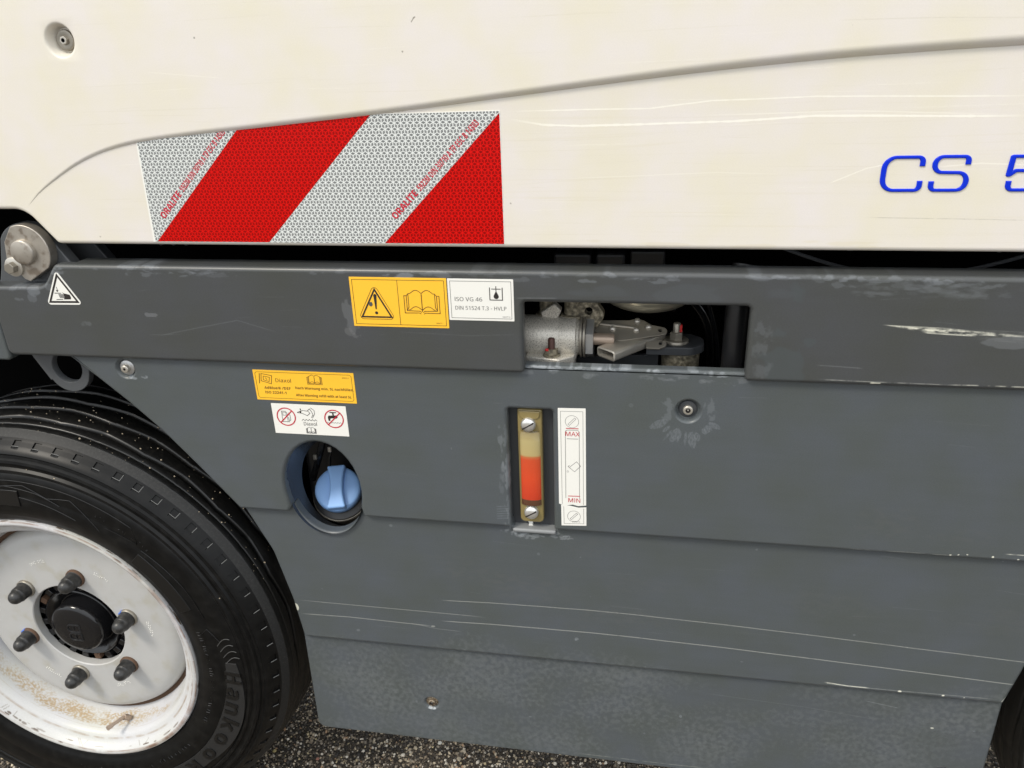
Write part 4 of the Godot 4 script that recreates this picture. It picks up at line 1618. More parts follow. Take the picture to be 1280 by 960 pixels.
# ------------------------------------------------------------------ hydraulic gear in the cut-out
func make_valve() -> void:
	var v := group_node("hydraulic_valve", sweeper, "cast silver valve with a clamp lever in the cut-out", Transform3D(Basis.IDENTITY, Vector3(0, 7.5, 24) * MM))
	var turn := Basis(Vector3(0, 1, 0), PI / 2)   # lathes below turn about the vehicle's x axis
	var body := MB.new()
	body.lathe([V(0.02, -8), V(14, -8), V(15, -14), V(21, -15), V(22.5, -17), V(23, -19), V(25.5, -20.5), V(26, -23), V(25, -40), V(24.6, -41.5), V(25.4, -43), V(25.6, -70), V(25.6, -100), V(0.02, -100)], Vector3.ZERO, 48)
	put(body, "valve_body", M.cast, v, "", Transform3D(turn, Vector3(200, 888, -86) * MM))
	for x in [190.0, 186.0]:
		var rg := MB.new()
		rg.lathe([V(22, 1.4), V(25.4, 1.2), V(26.0, 0.4), V(26, -1.2), V(22, -1.4)], Vector3.ZERO, 44)
		put(rg, "ring", M.steel_dark, v, "", Transform3D(turn, Vector3(x, 888, -86) * MM))
	var nut := MB.new()
	nut.plate(hexagon(0, 0, 25.0, 0.52), 4.6, -4.6, 1.0)
	put(nut, "hex_nut", M.zinc, v, "", Transform3D(turn, Vector3(196.5, 886, -86) * MM))
	var stem := MB.new()
	stem.lathe([V(0.02, 18), V(6, 18), V(7.4, 16), V(7.4, -20)], Vector3.ZERO, 30)
	put(stem, "stem", M.copper, v, "", Transform3D(turn, Vector3(208, 888, -78) * MM))
	# foot with stud and nut (heights below are in the valve's own frame)
	var web := MB.new()
	web.plate(MB.rounded([V(128, 852), V(176, 852), V(182, 872), V(182, 890), V(124, 890), V(126, 872)], [3, 3, 8, 4, 4, 6]), -68, -100, 3.0)
	put(web, "mounting_web", M.cast, v)
	var foot := MB.new()
	foot.plate(MB.rounded([V(-22, -22), V(20, -30), V(38, -14), V(38, 30), V(-22, 30)], [4, 5, 6, 2, 2]), 0, -15, 2.0)
	put(foot, "mounting_foot", M.cast, v, "", Transform3D(Basis(Vector3(1, 0, 0), -PI / 2), Vector3(141, 872, -76) * MM))
	var up := Basis(Vector3(1, 0, 0), -PI / 2)
	var st := MB.new()
	st.lathe([V(0.02, 27), V(3.2, 26.4), V(4.2, 25), V(4.2, -4)], Vector3.ZERO, 20)
	put(st, "stud", M.stud_brown, v, "", Transform3D(up, Vector3(151, 868, -60) * MM))
	var sn := MB.new()
	sn.plate(hexagon(0, 0, 8.2, 0.3), 9, 0, 1.2)
	sn.lathe([V(6, 1.4), V(10.5, 1.2), V(11, 0), V(11, -2)], Vector3.ZERO, 24)
	put(sn, "stud_nut", M.cast_brown, v, "", Transform3D(up, Vector3(151, 872, -60) * MM))
	var rd := MB.new()
	rd.box(Vector3(146, 881, -54), Vector3(4, 3, 2), 0.6)
	put(rd, "paint_dab", M.red_paint, v)
	# port under the body at the left
	var port := MB.new()
	port.lathe([V(0.02, 0), V(8, 0), V(9, -1), V(13, -2), V(14, -4), V(14, -30)], Vector3.ZERO, 30)
	put(port, "port", M.cast_brown, v, "", Transform3D(turn, Vector3(126, 868, -84) * MM))
	# plugs on top of the body
	for q in [[141.0, 918.0, 10.0], [174.0, 918.0, 12.0]]:
		var pl := MB.new()
		pl.lathe([V(0.02, 34), V(q[2] - 2, 34), V(q[2] - 1, 33), V(q[2] - 1, 5), V(q[2] + 3, 4.4), V(q[2] + 4, 3), V(q[2] + 4, -9)], Vector3.ZERO, 28)
		put(pl, "plug", M.cast_brown, v, "", Transform3D(up, Vector3(q[0], q[1] - 8, -96) * MM))
	var lug := MB.new()
	lug.plate(MB.rounded([V(138, 909), V(156, 911), V(161, 922), V(152, 931), V(135, 919)], [2, 2, 3, 4, 3]), -82, -94, 2)
	put(lug, "cast_lug", M.cast, v)
	var neck := MB.new()
	neck.plate(MB.rounded([V(176, 900), V(206, 900), V(214, 916), V(200, 938), V(180, 930)], [3, 6, 8, 6, 4]), -86, -100, 2, [[194.0, 921.0, 5.0]])
	put(neck, "cast_flange", M.cast_brown, v)
	# clamp lever: an open rectangular tube with two side cheeks
	var from := Vector3(217, 878.5, -53)
	var to := from + Vector3(0.66, 0.03, -0.75).normalized() * 90.0
	var zz := (from - to).normalized()
	var xx := Vector3(0, 1, 0).cross(zz).normalized()
	var yy := zz.cross(xx).normalized()
	var lever := MB.new()
	var long := from.distance_to(to)
	var outer := MB.rounded([V(-15, -6.5), V(15, -6.5), V(15, 6.5), V(-15, 6.5)], [4, 4, 4, 4], 5)
	var inner := MB.rounded([V(-12.9, -4.6), V(12.9, -4.6), V(12.9, 4.6), V(-12.9, 4.6)], [2, 2, 2, 2], 5)
	var ring := []
	for e in [[outer, -long], [outer, -0.8], [inner, 0.0], [inner, -long * 0.8]]:
		var line := PackedVector3Array()
		for q in e[0]:
			var g: Vector2 = q
			if e[1] == -0.8:
				pass
			line.append(Vector3(g.x, g.y, e[1]))
		ring.append(line)
	lever.grid(ring, true, true)
	var at := Transform3D(Basis(xx, yy, zz), from * MM)
	put(lever, "clamp_lever", M.steel, v, "", at)
	var blk := MB.new()
	blk.plate(inner, -long * 0.8 + 1.0, -long * 0.8 - 4.0)
	put(blk, "lever_inside", M.black, v, "", at)
	# cheek plates lean back above the lever
	var lean := Transform3D(Basis(Vector3(1, 0, 0), Vector3(0, 0.622, -0.783), Vector3(0, 0.783, 0.622)), Vector3(246.6, 895.7, -94) * MM)
	var ch := MB.new()
	ch.plate(MB.rounded([V(-45, 9), V(-41, 11.6), V(-4, 12.7), V(5, 15.6), V(14, 13), V(24, 6.5), V(40, 3.4), V(43.4, -1.4), V(40.5, -6), V(32, -8.6), V(26, -9.5), V(0, -15), V(-24, -19), V(-45, -5)], [2, 2, 2, 4, 4, 6, 4, 4, 4, 3, 3, 3, 3, 2], 4), 1.4, -1.4, 0.5, [[34.0, -1.0, 2.4]])
	put(ch, "cheek_plate", M.steel_dark, v, "", lean)
	var lb := MB.new()
	lb.plate(MB.rounded([V(18, -15), V(34, -11.5), V(42, -14), V(42.6, -20), V(34, -24.4), V(18, -24.4)], [0, 6, 5, 5, 6, 0], 4), -2.5, -5.2, 0.5, [[35.0, -17.0, 2.4]])
	put(lb, "cheek_plate", M.steel_dark, v, "", lean)
	for q in [V(-23.4, -0.7), V(5.4, -1.5), V(6.0, 11.0), V(20, 3)]:
		var rv := MB.new()
		rv.lathe([V(0.02, 4.6), V(2.4, 4.2), V(3.8, 2.8), V(4.2, 0)], Vector3(q.x, q.y, 1.2), 18)
		put(rv, "rivet", M.steel, v, "", lean)
	var pin := MB.new()
	pin.tube([Vector3(-42, 5.4, 3.2), Vector3(-4, 1.6, 3.4), Vector3(3, 0.6, 3.4)], 1.6, 8)
	put(pin, "lever_pin", M.steel, v, "", lean)
	# carrier plate below, rubber mount on the right
	var pl2 := MB.new()
	pl2.plate(MB.rounded([V(100, 800), V(280, 800), V(280, 868), V(240, 866), V(180, 862), V(100, 862)], [0, 0, 2, 6, 6, 0]), -78, -86, 1)
	put(pl2, "carrier_plate", M.dark_grey, sweeper)
	var mount := group_node("rubber_mount", sweeper, "", Transform3D(Basis.IDENTITY, Vector3(-5, 11, 18) * MM))
	var cyl := MB.new()
	cyl.lathe([V(0.02, 0), V(22, 0), V(23.5, -1.5), V(23.5, -34), V(0.02, -34)], Vector3.ZERO, 40)
	put(cyl, "rubber_block", M.cast_brown, mount, "", Transform3D(up, Vector3(312, 862, -104) * MM))
	var tp := MB.new()
	tp.plate(MB.rounded([V(-42, -26), V(12, -26), V(28, -12), V(28, 12), V(12, 26), V(-42, 26)], [0, 16, 16, 16, 16, 0]), 10, 0, 1.6)
	put(tp, "mount_plate", M.dark_grey, mount, "", Transform3D(up, Vector3(312, 864, -104) * MM))
	var ws := MB.new()
	ws.lathe([V(5, 2.6), V(14.5, 2.4), V(15.5, 1.2), V(15.5, -1)], Vector3.ZERO, 30)
	put(ws, "washer", M.steel_dark, mount, "", Transform3D(up, Vector3(306, 875, -100) * MM))
	var n2 := MB.new()
	n2.plate(hexagon(0, 0, 8.4, 0.35), 10, 0, 1.2)
	put(n2, "nut", M.steel_dark, mount, "", Transform3D(up, Vector3(306, 877, -100) * MM))
	var s2 := MB.new()
	s2.lathe([V(0.02, 20), V(3.6, 19.6), V(4.8, 18), V(4.8, 0)], Vector3.ZERO, 18)
	put(s2, "stud", M.steel_dark, mount, "", Transform3D(up, Vector3(306, 879, -100) * MM))
	var r2 := MB.new()
	r2.box(Vector3(311, 892, -98), Vector3(3, 9, 5), 0.8)
	put(r2, "paint_dab", M.red_paint, mount)
	# rounded vessel above, hose at the right
	var ves := MB.new()
	var prof := []
	for k in 17:
		var a := PI * k / 16.0
		prof.append(V(maxf(sin(a), 0.001) * 60.0, cos(a) * 27.0))
	ves.lathe(prof, Vector3.ZERO, 64)
	put(ves, "pressure_vessel", M.olive_tank, sweeper, "", Transform3D(up, Vector3(264, 941, -122) * MM))
	for q in [[Vector3(290, 960, -150), Vector3(318, 925, -140), Vector3(344, 880, -150), Vector3(352, 800, -160), 6.0], [Vector3(330, 970, -120), Vector3(338, 930, -112), Vector3(352, 880, -118), Vector3(360, 810, -120), 3.0], [Vector3(120, 950, -130), Vector3(180, 936, -120), Vector3(230, 925, -140), Vector3(300, 905, -150), 4.0]]:
		var thin := MB.new()
		var c3 := Curve3D.new()
		for h in 4:
			c3.add_point(q[h], (q[maxi(h - 1, 0)] - q[mini(h + 1, 3)]) * 0.16, (q[mini(h + 1, 3)] - q[maxi(h - 1, 0)]) * 0.16)
		var run := []
		for h in 25:
			run.append(c3.sample_baked(c3.get_baked_length() * h / 24.0))
		thin.tube(run, q[4], 10)
		put(thin, "thin_hose", M.black_gloss, sweeper)
	var hose := MB.new()
	hose.tube([Vector3(368, 800, -50), Vector3(367, 850, -50), Vector3(367, 900, -50), Vector3(368, 960, -52), Vector3(372, 990, -60)], 13.5, 18)
	put(hose, "black_hose", M.black_plastic, sweeper)


# ------------------------------------------------------------------ bolts that hold the panels
func make_bolts() -> void:
	var plain := [[316.0, 828.6, -7.5, 11.0, "socket bolt in the dished hole right of the sight glass"], [-39.0, 308.0, -22.0, 10.2, "tarnished bolt in the skirt panel"], [691.0, 281.5, -20.0, 10.5, "bolt at the bottom right of the skirt panel"]]
	for q in plain:
		var w := MB.new()
		var c := Vector3(q[0], q[1], q[2])
		w.lathe([V(4, 2.0), V(q[3] - 1.2, 1.9), V(q[3] - 0.3, 1.2), V(q[3], 0)], c, 36)
		var o := put(w, "bolt", M.dark_grey if q[0] > 0.0 else M.stain, sweeper, q[4])
		var h := MB.new()
		h.lathe([V(3.0, 5.4), V(4.6, 5.6), V(5.6, 5.0), V(5.9, 4.0), V(5.9, 0)], c + Vector3(0, -0.6, 0), 30)
		put(h, "bolt_head", M.steel if q[0] > 0.0 else M.stain, o)
		var s := MB.new()
		s.lathe([V(0.02, 3.6), V(2.9, 3.6), V(3.0, 5.4)], c + Vector3(0, -0.6, 0), 12)
		put(s, "bolt_socket", M.print_black, o)
		var dot := MB.new()
		dot.lathe([V(0.02, 4.4), V(0.9, 4.0), V(1.0, 3.5)], c + Vector3(0, -0.6, 0), 10)
		put(dot, "socket_pin", M.steel, o)
	var w2 := MB.new()
	var c2 := Vector3(-408.5, 855.5, -6)
	w2.lathe([V(3, 3.0), V(9.4, 2.8), V(10.4, 2.0), V(10.6, 0)], c2, 36)
	var o2 := put(w2, "bolt", M.zinc, sweeper, "small bolt on a pale washer under the upper panel")
	var h2 := MB.new()
	h2.lathe([V(1.8, 8.4), V(4.4, 8.6), V(5.2, 8.0), V(5.4, 7.0), V(5.4, 0)], c2, 26)
	put(h2, "bolt_head", M.steel, o2)
	var s2 := MB.new()
	s2.lathe([V(0.02, 6.6), V(1.8, 6.6), V(1.9, 8.4)], c2, 10)
	put(s2, "bolt_socket", M.print_black, o2)


# ------------------------------------------------------------------ stickers and what is printed on them
func sheet(called: String, pts: Array, radii: Array, z: float, m: Material, label: String) -> MeshInstance3D:
	var b := MB.new()
	b.plate(MB.rounded(pts, radii, 5), z + 0.35, z - 0.2, 0.12, [], false, 1)
	return put(b, called, m, sweeper, label)


func flat(x: float, y: float, z: float, turn := 0.0) -> Transform3D:
	return Transform3D(Basis(Vector3(0, 0, 1), turn), Vector3(x, y, z))


func frame_line(b: MB, x0: float, y0: float, x1: float, y1: float, w: float, z: float, r := 0.0) -> void:
	b.stroke(Array(MB.rounded([V(x0, y0), V(x1, y0), V(x1, y1), V(x0, y1)], [r, r, r, r], 4)), w, z, true)


# an open book, drawn in lines
func book(b: MB, c: Vector2, s: float, w: float, z: float) -> void:
	for m in [-1.0, 1.0]:
		var page := []
		for k in 9:
			var f := k / 8.0
			page.append(c + V(m * s * f, s * (0.62 + 0.26 * sin(PI * minf(f * 1.15 + 0.02, 1.0)) - 0.18 * f * 0.0)))
		page.append(c + V(m * s * 1.0, -s * 0.42))
		b.stroke(page, w, z)
		var low := []
		for k in 9:
			var f := k / 8.0
			low.append(c + V(m * s * (0.02 + 0.98 * f), -s * (0.62 - 0.26 * sin(PI * minf(f * 1.1, 1.0)))))
		b.stroke(low, w, z + 0.02)
		b.stroke([c + V(m * s * 1.0, s * 0.6), c + V(m * s * 1.14, s * 0.46), c + V(m * s * 1.14, -s * 0.68), c + V(m * s * 0.2, -s * 0.70), c + V(m * s * 0.06, -s * 0.80)], w, z + 0.04)
		b.stroke([c + V(m * s * 1.16, s * 0.46), c + V(m * s * 1.32, s * 0.46), c + V(m * s * 1.32, -s * 0.86), c + V(m * s * 0.24, -s * 0.84), c + V(m * s * 0.1, -s * 0.92)], w, z + 0.06)
		b.stroke([c + V(m * s * 1.0, -s * 0.42), c + V(m * s * 1.14, -s * 0.66)], w, z + 0.08)
	b.stroke([c + V(0, s * 0.6), c + V(0, -s * 0.74)], w * 1.2, z + 0.1)


func make_stickers() -> void:
	make_reflective()
	# hand crushing warning
	var zt := 8.0
	var t := sheet("crush_warning_sticker", [V(-491, 944.6), V(-439.5, 945.4), V(-465.8, 990.6)], [3.5, 3.5, 3.5], zt, M.sticker_white, "white triangular hand crushing warning sticker")
	var k := MB.new()
	var z := zt + 0.5
	k.stroke([V(-485.2, 948.4), V(-445.6, 949.0), V(-465.8, 983.6)], 2.6, z, true)
	k.stroke([V(-470.8, 968.6), V(-470.4, 966.0), V(-470.8, 963.6)], 0.7, z)
	k.fill([V(-472.9, 964.2), V(-469.0, 964.2), V(-471.1, 961.6)], z + 0.03)
	k.stroke([V(-475.8, 960.2), V(-466.2, 960.2)], 0.9, z)
	k.stroke([V(-475.3, 951.6), V(-465.6, 952.2)], 0.9, z)
	k.fill([V(-464.8, 961.4), V(-462.0, 960.0), V(-454.6, 958.3), V(-453.7, 954.3), V(-454.9, 952.4), V(-464.4, 952.0), V(-463.0, 955.0), V(-463.0, 959.4)], z + 0.06)
	put(k, "print", M.print_black, t)
	var kg := MB.new()
	for i in 4:
		kg.stroke([V(-470.6 + i * 0.3, 958.6 - i * 1.35), V(-463.2, 958.4 - i * 1.3)], 1.0, z)
	put(kg, "print_fingers", M.print_grey, t)

	# yellow sticker: warning triangle and manual
	var y := sheet("manual_warning_sticker", [V(-80.8, 926.8), V(36.3, 926.8), V(36.3, 987.4), V(-80.8, 987.4)], [0.6, 0.6, 0.6, 0.6], 8, M.sticker_yellow, "yellow sticker with warning triangle and open book")
	var yb := MB.new()
	frame_line(yb, -77.6, 929.8, 33.2, 984.4, 0.6, z)
	yb.stroke([V(-22.6, 930.1), V(-22.6, 984.1)], 0.6, z + 0.02)
	yb.stroke(Array(MB.rounded([V(-74, 936.2), V(-28, 936.2), V(-51, 979.5)], [4, 4, 4], 4)), 0.6, z + 0.04, true)
	yb.text("000271 1", font, 1.6, flat(29.5, 932, z, 0), 0.0, 0.9, 2)
	book(yb, V(5.4, 958.5), 16.0, 0.75, z + 0.05)
	put(yb, "print_lines", M.print_brown, y)
	var yk := MB.new()
	yk.stroke([V(-69.2, 938.9), V(-32.8, 938.9), V(-51, 972.6)], 1.9, z + 0.08, true)
	yk.fill([V(-53.0, 966.0), V(-51, 967.4), V(-49.0, 966.0), V(-50.2, 948.6), V(-51.8, 948.6)], z + 0.08)
	yk.disc(V(-51, 944.0), 1.9, z + 0.08)
	put(yk, "warning_triangle", M.print_black, y)
	var chip := MB.new()
	chip.fill([V(-59.5, 953), V(-57, 951.6), V(-54.6, 953.8), V(-55.6, 957.4), V(-59, 956.8)], z + 0.14)
	put(chip, "worn_spot", M.grey_metal, y)

	# white oil sticker
	var w := sheet("oil_grade_sticker", [V(37.4, 937.3), V(114.2, 937.3), V(114.2, 987.2), V(37.4, 987.2)], [0.8, 0.8, 0.8, 0.8], 8, M.sticker_white, "white hydraulic oil grade sticker")
	var wk := MB.new()
	frame_line(wk, 40.4, 940.2, 111.4, 984.4, 0.5, z)
	wk.text("lSO VG 46", font, 4.8, flat(44.6, 960.6, z), 0.0, 1.12)
	wk.text("DlN 51524 T.3 - HVLP", font, 4.6, flat(44.6, 950.2, z), 0.0, 1.0)
	wk.text("100477 0", font, 1.7, flat(109.5, 941.6, z), 0.0, 0.95, 2)
	put(wk, "print", M.print_grey, w)
	var wi := MB.new()
	wi.stroke([V(86.6, 977.4), V(86.6, 962.6), V(101.2, 962.6), V(101.2, 977.4)], 1.0, z)
	wi.stroke([V(88.6, 975.6), V(99.4, 975.6)], 0.9, z)
	wi.stroke([V(94, 979.0), V(94, 971.0)], 0.9, z + 0.03)
	wi.disc(V(94, 966.8), 3.0, z + 0.05)
	wi.fill([V(91.4, 968.4), V(96.6, 968.4), V(94, 973.4)], z + 0.08)
	put(wi, "oil_drop_symbol", M.print_black, w)

	# yellow additive sticker
	var a := sheet("additive_sticker", [V(-228.2, 819.6), V(-93.0, 819.6), V(-93.0, 861.4), V(-228.2, 861.4)], [0.6, 0.6, 0.6, 0.6], 0, M.sticker_yellow, "long yellow additive sticker with German and English text")
	var z0 := 0.5
	var ab := MB.new()
	frame_line(ab, -225.4, 822.6, -96.4, 858.6, 0.5, z0, 3.0)
	ab.text("Diaxol", font, 5.2, flat(-199.5, 845.2, z0), 0.0, 1.1)
	ab.text("AdBlue\u00ae /DEF", font_bold, 3.5, flat(-215.6, 835.2, z0), 0.0, 1.1)
	ab.text("lSO 22241-1", font_bold, 3.5, flat(-215.6, 828.8, z0), 0.0, 1.12)
	ab.text("Nach Warnung min. 5L nachf\u00fcllen.", font_bold, 3.4, flat(-173.6, 836.6, z0), 0.0, 1.0)
	ab.text("After Warning refill with at least 5L", font_bold, 3.4, flat(-173.6, 826.6, z0), 0.0, 0.92)
	ab.text("200012 0", font, 1.7, flat(-99.5, 853.6, z0), 0.0, 0.95, 2)
	# canister symbol
	ab.stroke([V(-217, 856.4), V(-203, 854.0), V(-205, 842.6), V(-218.4, 846.4)], 0.8, z0, true)
	ab.stroke([V(-214.6, 853.0), V(-206.4, 851.6), V(-207.6, 845.6), V(-215.2, 847.8)], 0.7, z0, true)
	ab.stroke([V(-212, 851.0), V(-210, 848.0)], 0.7, z0 + 0.02)
	ab.stroke([V(-219.4, 856.6), V(-221.2, 842.6)], 1.0, z0)
	book(ab, V(-145.8, 850.4), 7.4, 0.55, z0)
	put(ab, "print", M.print_brown, a)

	# white no fuel / no water sticker
	var n := sheet("no_fuel_no_water_sticker", [V(-210.6, 772.0), V(-108.9, 772.0), V(-108.9, 815.0), V(-210.6, 815.0)], [0.5, 0.5, 0.5, 0.5], 0, M.sticker_white, "white sticker with two red prohibition circles")
	var nr := MB.new()
	for cx in [-192.0, -126.6]:
		var c := V(cx, 796.6)
		nr.stroke(ellipse(c.x, c.y, 12.4, 12.4, 0, 351, 39), 1.5, z0 + 0.1, true)
		nr.stroke([c + V(-8.4, -8.4), c + V(8.4, 8.4)], 1.5, z0 + 0.13)
	put(nr, "prohibition_circles", M.print_red, n)
	var nk := MB.new()
	nk.text("Diaxol", font, 5.0, flat(-160.2, 785.2, z0), 0.0, 0.98, 1)
	for k2 in 5:
		nk.stroke([V(-171 + k2 * 4.2, 792.0), V(-168.9 + k2 * 4.2, 794.2), V(-166.9 + k2 * 4.2, 792.1)], 0.6, z0 + 0.01 * k2)
	nk.stroke([V(-176, 803.6), V(-168, 806.6), V(-162, 806.0), V(-158.4, 809.4), V(-156.0, 805.4), V(-154.6, 801.0), V(-157.4, 797.0)], 0.7, z0)
	nk.stroke([V(-176, 803.4), V(-169, 802.4), V(-162.6, 799.6), V(-158.4, 803.0), V(-161, 806.0)], 0.7, z0 + 0.02)
	nk.stroke([V(-157, 811), V(-152.4, 807.6), V(-152.2, 802.4), V(-156, 796.2)], 0.6, z0 + 0.04)
	nk.disc(V(-171.4, 804.4), 1.3, z0 + 0.06, 10)
	nk.stroke([V(-170.6, 806.6), V(-171.2, 809.4)], 1.2, z0 + 0.06)
	book(nk, V(-160.2, 778.4), 5.0, 0.5, z0)
	# tap
	nk.fill([V(-133.6, 801.0), V(-122.6, 801.8), V(-121, 799.4), V(-123.4, 797.0), V(-129.6, 797.4), V(-131.6, 796.6), V(-132, 793.4), V(-134.2, 793.4), V(-134.8, 798.6)], z0)
	nk.stroke([V(-127.2, 801.6), V(-127.2, 805.2)], 2.0, z0 + 0.02)
	nk.stroke([V(-131.6, 805.6), V(-122.8, 805.6)], 1.4, z0 + 0.04)
	put(nk, "print", M.print_black, n)
	var ng := MB.new()
	ng.stroke([V(-197.6, 790), V(-197.6, 804.4), V(-192.4, 804.4), V(-190.4, 802.0), V(-190.4, 790)], 0.7, z0)
	ng.stroke([V(-196.2, 803.0), V(-191.8, 803.0), V(-191.8, 798.6), V(-196.2, 798.6)], 0.6, z0, true)
	ng.stroke([V(-188.4, 802.6), V(-186.6, 799), V(-186.4, 792), V(-188.4, 790.6), V(-189.0, 796)], 0.7, z0)
	ng.stroke([V(-199.4, 789.4), V(-188.0, 789.4)], 0.8, z0)
	for i in 6:
		ng.stroke([V(-137.4 + i * 3.4, 790.4), V(-135.6 + i * 3.4, 791.6), V(-134.2 + i * 3.4, 790.5)], 0.5, z0)
	put(ng, "print_grey", M.print_grey, n)

	# MAX / MIN strip beside the sight glass, torn across near its foot
	var mm := sheet("level_strip", [V(162.6, 691.0), V(170, 688.4), V(180, 690.6), V(187, 688.8), V(197.2, 690.4), V(195.9, 826.4), V(162.2, 825.6)], [0, 0, 0, 0, 0, 0.6, 0.6], 0, M.sticker_white, "white MAX and MIN level strip with a tear")
	var b2 := MB.new()
	b2.plate(PackedVector2Array([V(165.6, 658.2), V(197.6, 660.0), V(197.4, 687.6), V(187, 686.4), V(178, 688.4), V(165.2, 689.4)]), 0.3, -0.2, 0.1, [], false, 1)
	put(b2, "torn_foot", M.sticker_white, mm)
	var mg := MB.new()
	mg.stroke([V(166.8, 690.8), V(165.4, 821.6), V(192.6, 822.2), V(193.8, 691.0)], 0.4, z0)
	mg.stroke([V(168.6, 687.2), V(169.0, 661.6), V(194.2, 663.0), V(194.0, 685.8)], 0.4, z0)
	for q in [[179.4, 808.2, 8.2], [181.6, 673.2, 8.2]]:
		mg.stroke(ellipse(q[0], q[1], q[2], q[2], 0, 350, 35), 0.4, z0, true)
		var u := Vector2.from_angle(0.82)
		var s := u.orthogonal() * 1.1
		var c := V(q[0], q[1])
		mg.stroke([c - u * 6 + s, c + u * 6 + s, c + u * 6 - s, c - u * 6 - s], 0.4, z0, true)
	mg.stroke(Array(MB.rounded([V(171.4, 700), V(171.2, 796.6), V(188.2, 796.8), V(188.8, 700)], [0, 3, 3, 0], 4)), 0.5, z0 + 0.03)
	mg.stroke([V(173, 784.6), V(187, 784.8)], 0.6, z0)
	mg.stroke([V(176, 744.6), V(185, 753.2), V(190, 747.0), V(182.4, 738.8)], 0.5, z0, true)
	mg.stroke([V(182.4, 738.8), V(174.4, 746), V(176.2, 747.6)], 0.5, z0 + 0.02)
	mg.stroke(ellipse(174.0, 738.6, 0.9, 1.3, 0, 320, 8), 0.3, z0, true)
	mg.text("200027 0", font, 1.8, flat(189.6, 664.4, z0), 0.0, 1.0, 2)
	put(mg, "print_grey", M.print_grey, mm)
	var mr := MB.new()
	mr.text("MAX", font, 6.0, flat(179.6, 788.4, z0 + 0.05), 0.0, 1.08, 1)
	mr.stroke([V(172, 798.8), V(187.4, 799.0)], 1.0, z0 + 0.06)
	mr.stroke([V(174.2, 703.2), V(189.4, 703.6)], 1.0, z0 + 0.06)
	mr.text("MlN", font, 6.0, flat(182.0, 694.2, z0 + 0.05), 0.0, 1.08, 1)
	put(mr, "print_red", M.print_red, mm)


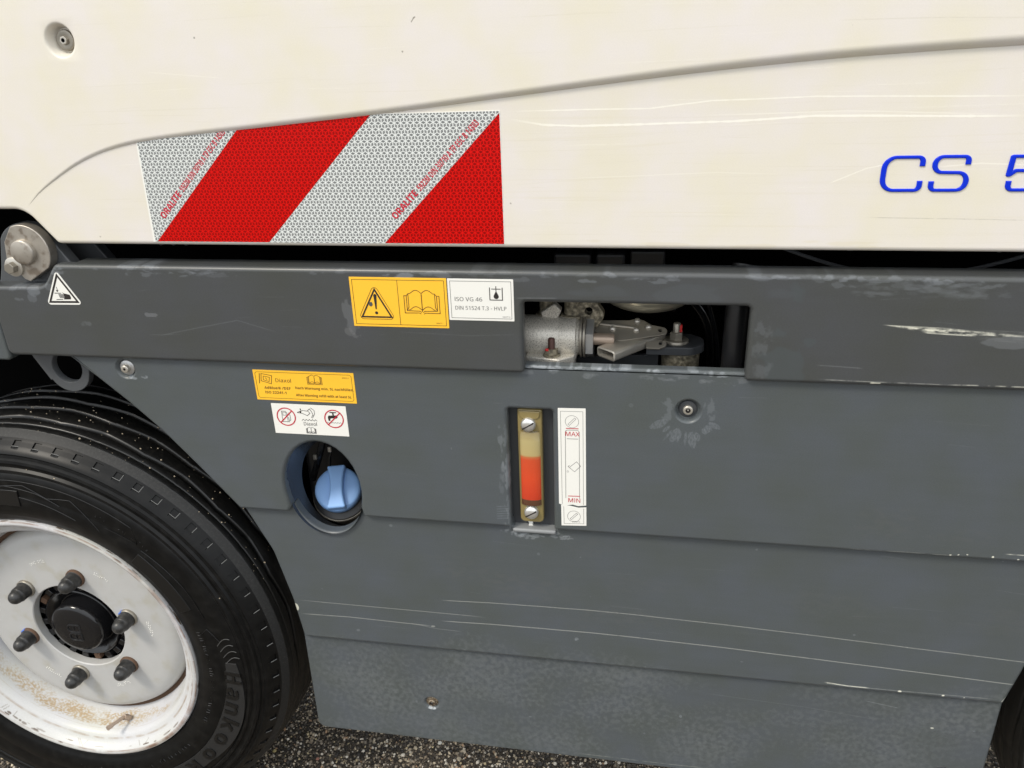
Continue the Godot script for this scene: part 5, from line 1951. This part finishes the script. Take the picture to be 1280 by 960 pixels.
func make_reflective() -> void:
	var o := [V(-327.4, 1025.0), V(104.6, 1025.0), V(104.8, 1167.4), V(-30, 1166.4), V(-60, 1164.2), V(-191, 1154.0), V(-322.6, 1143.6)]
	var base := MB.new()
	base.plate(PackedVector2Array(o), 0.3, -0.2, 0.1, [], false, 1)
	var sh := put(base, "reflective_sticker", M.sticker_white, sweeper, "red and white striped reflective warning sticker")
	var inner := PackedVector2Array([V(-324.6, 1025.6), V(104.0, 1025.6), V(104.0, 1166.6), V(-30, 1165.6), V(-60, 1163.4), V(-191, 1153.2), V(-320.8, 1143.0)])
	var stripes := [[-466.8, -322.4, "white_stripe", M.retro_white], [-322.0, -177.4, "red_stripe", M.retro_red], [-177.0, -35.6, "white_stripe", M.retro_white], [-35.2, 110.0, "red_stripe", M.retro_red]]
	for s in stripes:
		var p: float = s[0]
		var q: float = s[1]
		var par := PackedVector2Array([V(p, 1025.4), V(q, 1025.4), V(q + 160, 1185.4), V(p + 160, 1185.4)])
		for cut in Geometry2D.intersect_polygons(inner, par):
			var b := MB.new()
			b.uv_size = Vector2(7.2, 12.47)
			b.uv_at = Vector2(-324.6, 1025.6)
			b.plate(cut, 0.6, 0.1, 0.1, [], false, 1)
			put(b, s[2], s[3], sh)
	for e in [[-322.4, 0.0], [-35.6, 0.0]]:
		var t := MB.new()
		var along45 := Vector2(1, 1).normalized()
		var off := Vector2(-1, 1).normalized()
		var p := V(e[0], 1025.5) + along45 * 30 + off * 7.5
		t.text("ORALlTE", font_bold, 7.6, flat(p.x, p.y, 0.75, PI / 4), 0.0, 0.98)
		t.text("ORALlTE", font_bold, 7.6, flat(p.x + 0.35, p.y + 0.1, 0.78, PI / 4), 0.0, 0.98)
		var q := p + along45 * 45
		t.text("5922M DlN 30710 A TP ESC B 14303", font_bold, 7.0, flat(q.x, q.y, 0.75, PI / 4), 0.0, 0.62 if e[0] > -100 else 0.58)
		put(t, "lettering", M.print_red, sh)


# ------------------------------------------------------------------ raised blue letters
func letter(paths: Array, parent: Node) -> void:
	var b := MB.new()
	for path in paths:
		var thin := PackedVector2Array()
		for q in path:
			thin.append(V(q.x * 0.62, q.y))
		for poly in Geometry2D.offset_polyline(thin, 1.6, Geometry2D.JOIN_ROUND, Geometry2D.END_BUTT):
			var wide := PackedVector2Array()
			for q in poly:
				if wide.is_empty() or wide[-1].distance_to(V(q.x / 0.62, q.y)) > 0.05:
					wide.append(V(q.x / 0.62, q.y))
			b.plate(wide, 1.5, -0.2, 1.1, [], false, 4)
	put(b, "letter", M.emblem_blue, parent)


func make_emblem() -> void:
	var e := group_node("model_lettering", sweeper, "raised blue letters on the white panel")
	# C
	letter([MB.rounded([V(526.5, 1106.5), V(526.5, 1115.4), V(491.4, 1115.4), V(491.4, 1083.2), V(526.5, 1083.2), V(526.5, 1092.5)], [0, 8.5, 11, 11, 8.5, 0], 8)], e)
	# S
	letter([MB.rounded([V(568.0, 1107.8), V(568.0, 1115.6), V(538.0, 1115.6), V(538.0, 1100.6), V(568.8, 1100.0), V(568.8, 1083.2), V(537.2, 1083.2), V(537.2, 1092.0)], [0, 8, 9, 8, 8, 9, 8, 0], 8)], e)
	# 5
	letter([MB.rounded([V(638.0, 1115.2), V(607.4, 1115.2), V(606.2, 1097.2), V(612, 1101.8), V(638.6, 1101.8), V(638.6, 1083.2), V(607.6, 1083.2), V(607.6, 1092.0)], [0, 0, 0, 3, 9, 9, 8, 0], 8)], e)
	# 0 0, beyond the frame
	for x in [648.0, 690.0]:
		letter([MB.rounded([V(x + 18, 1115.4), V(x, 1115.4), V(x, 1083.2), V(x + 35, 1083.2), V(x + 35, 1115.4), V(x + 18.6, 1115.4)], [0, 10, 10, 10, 10, 0], 8)], e)
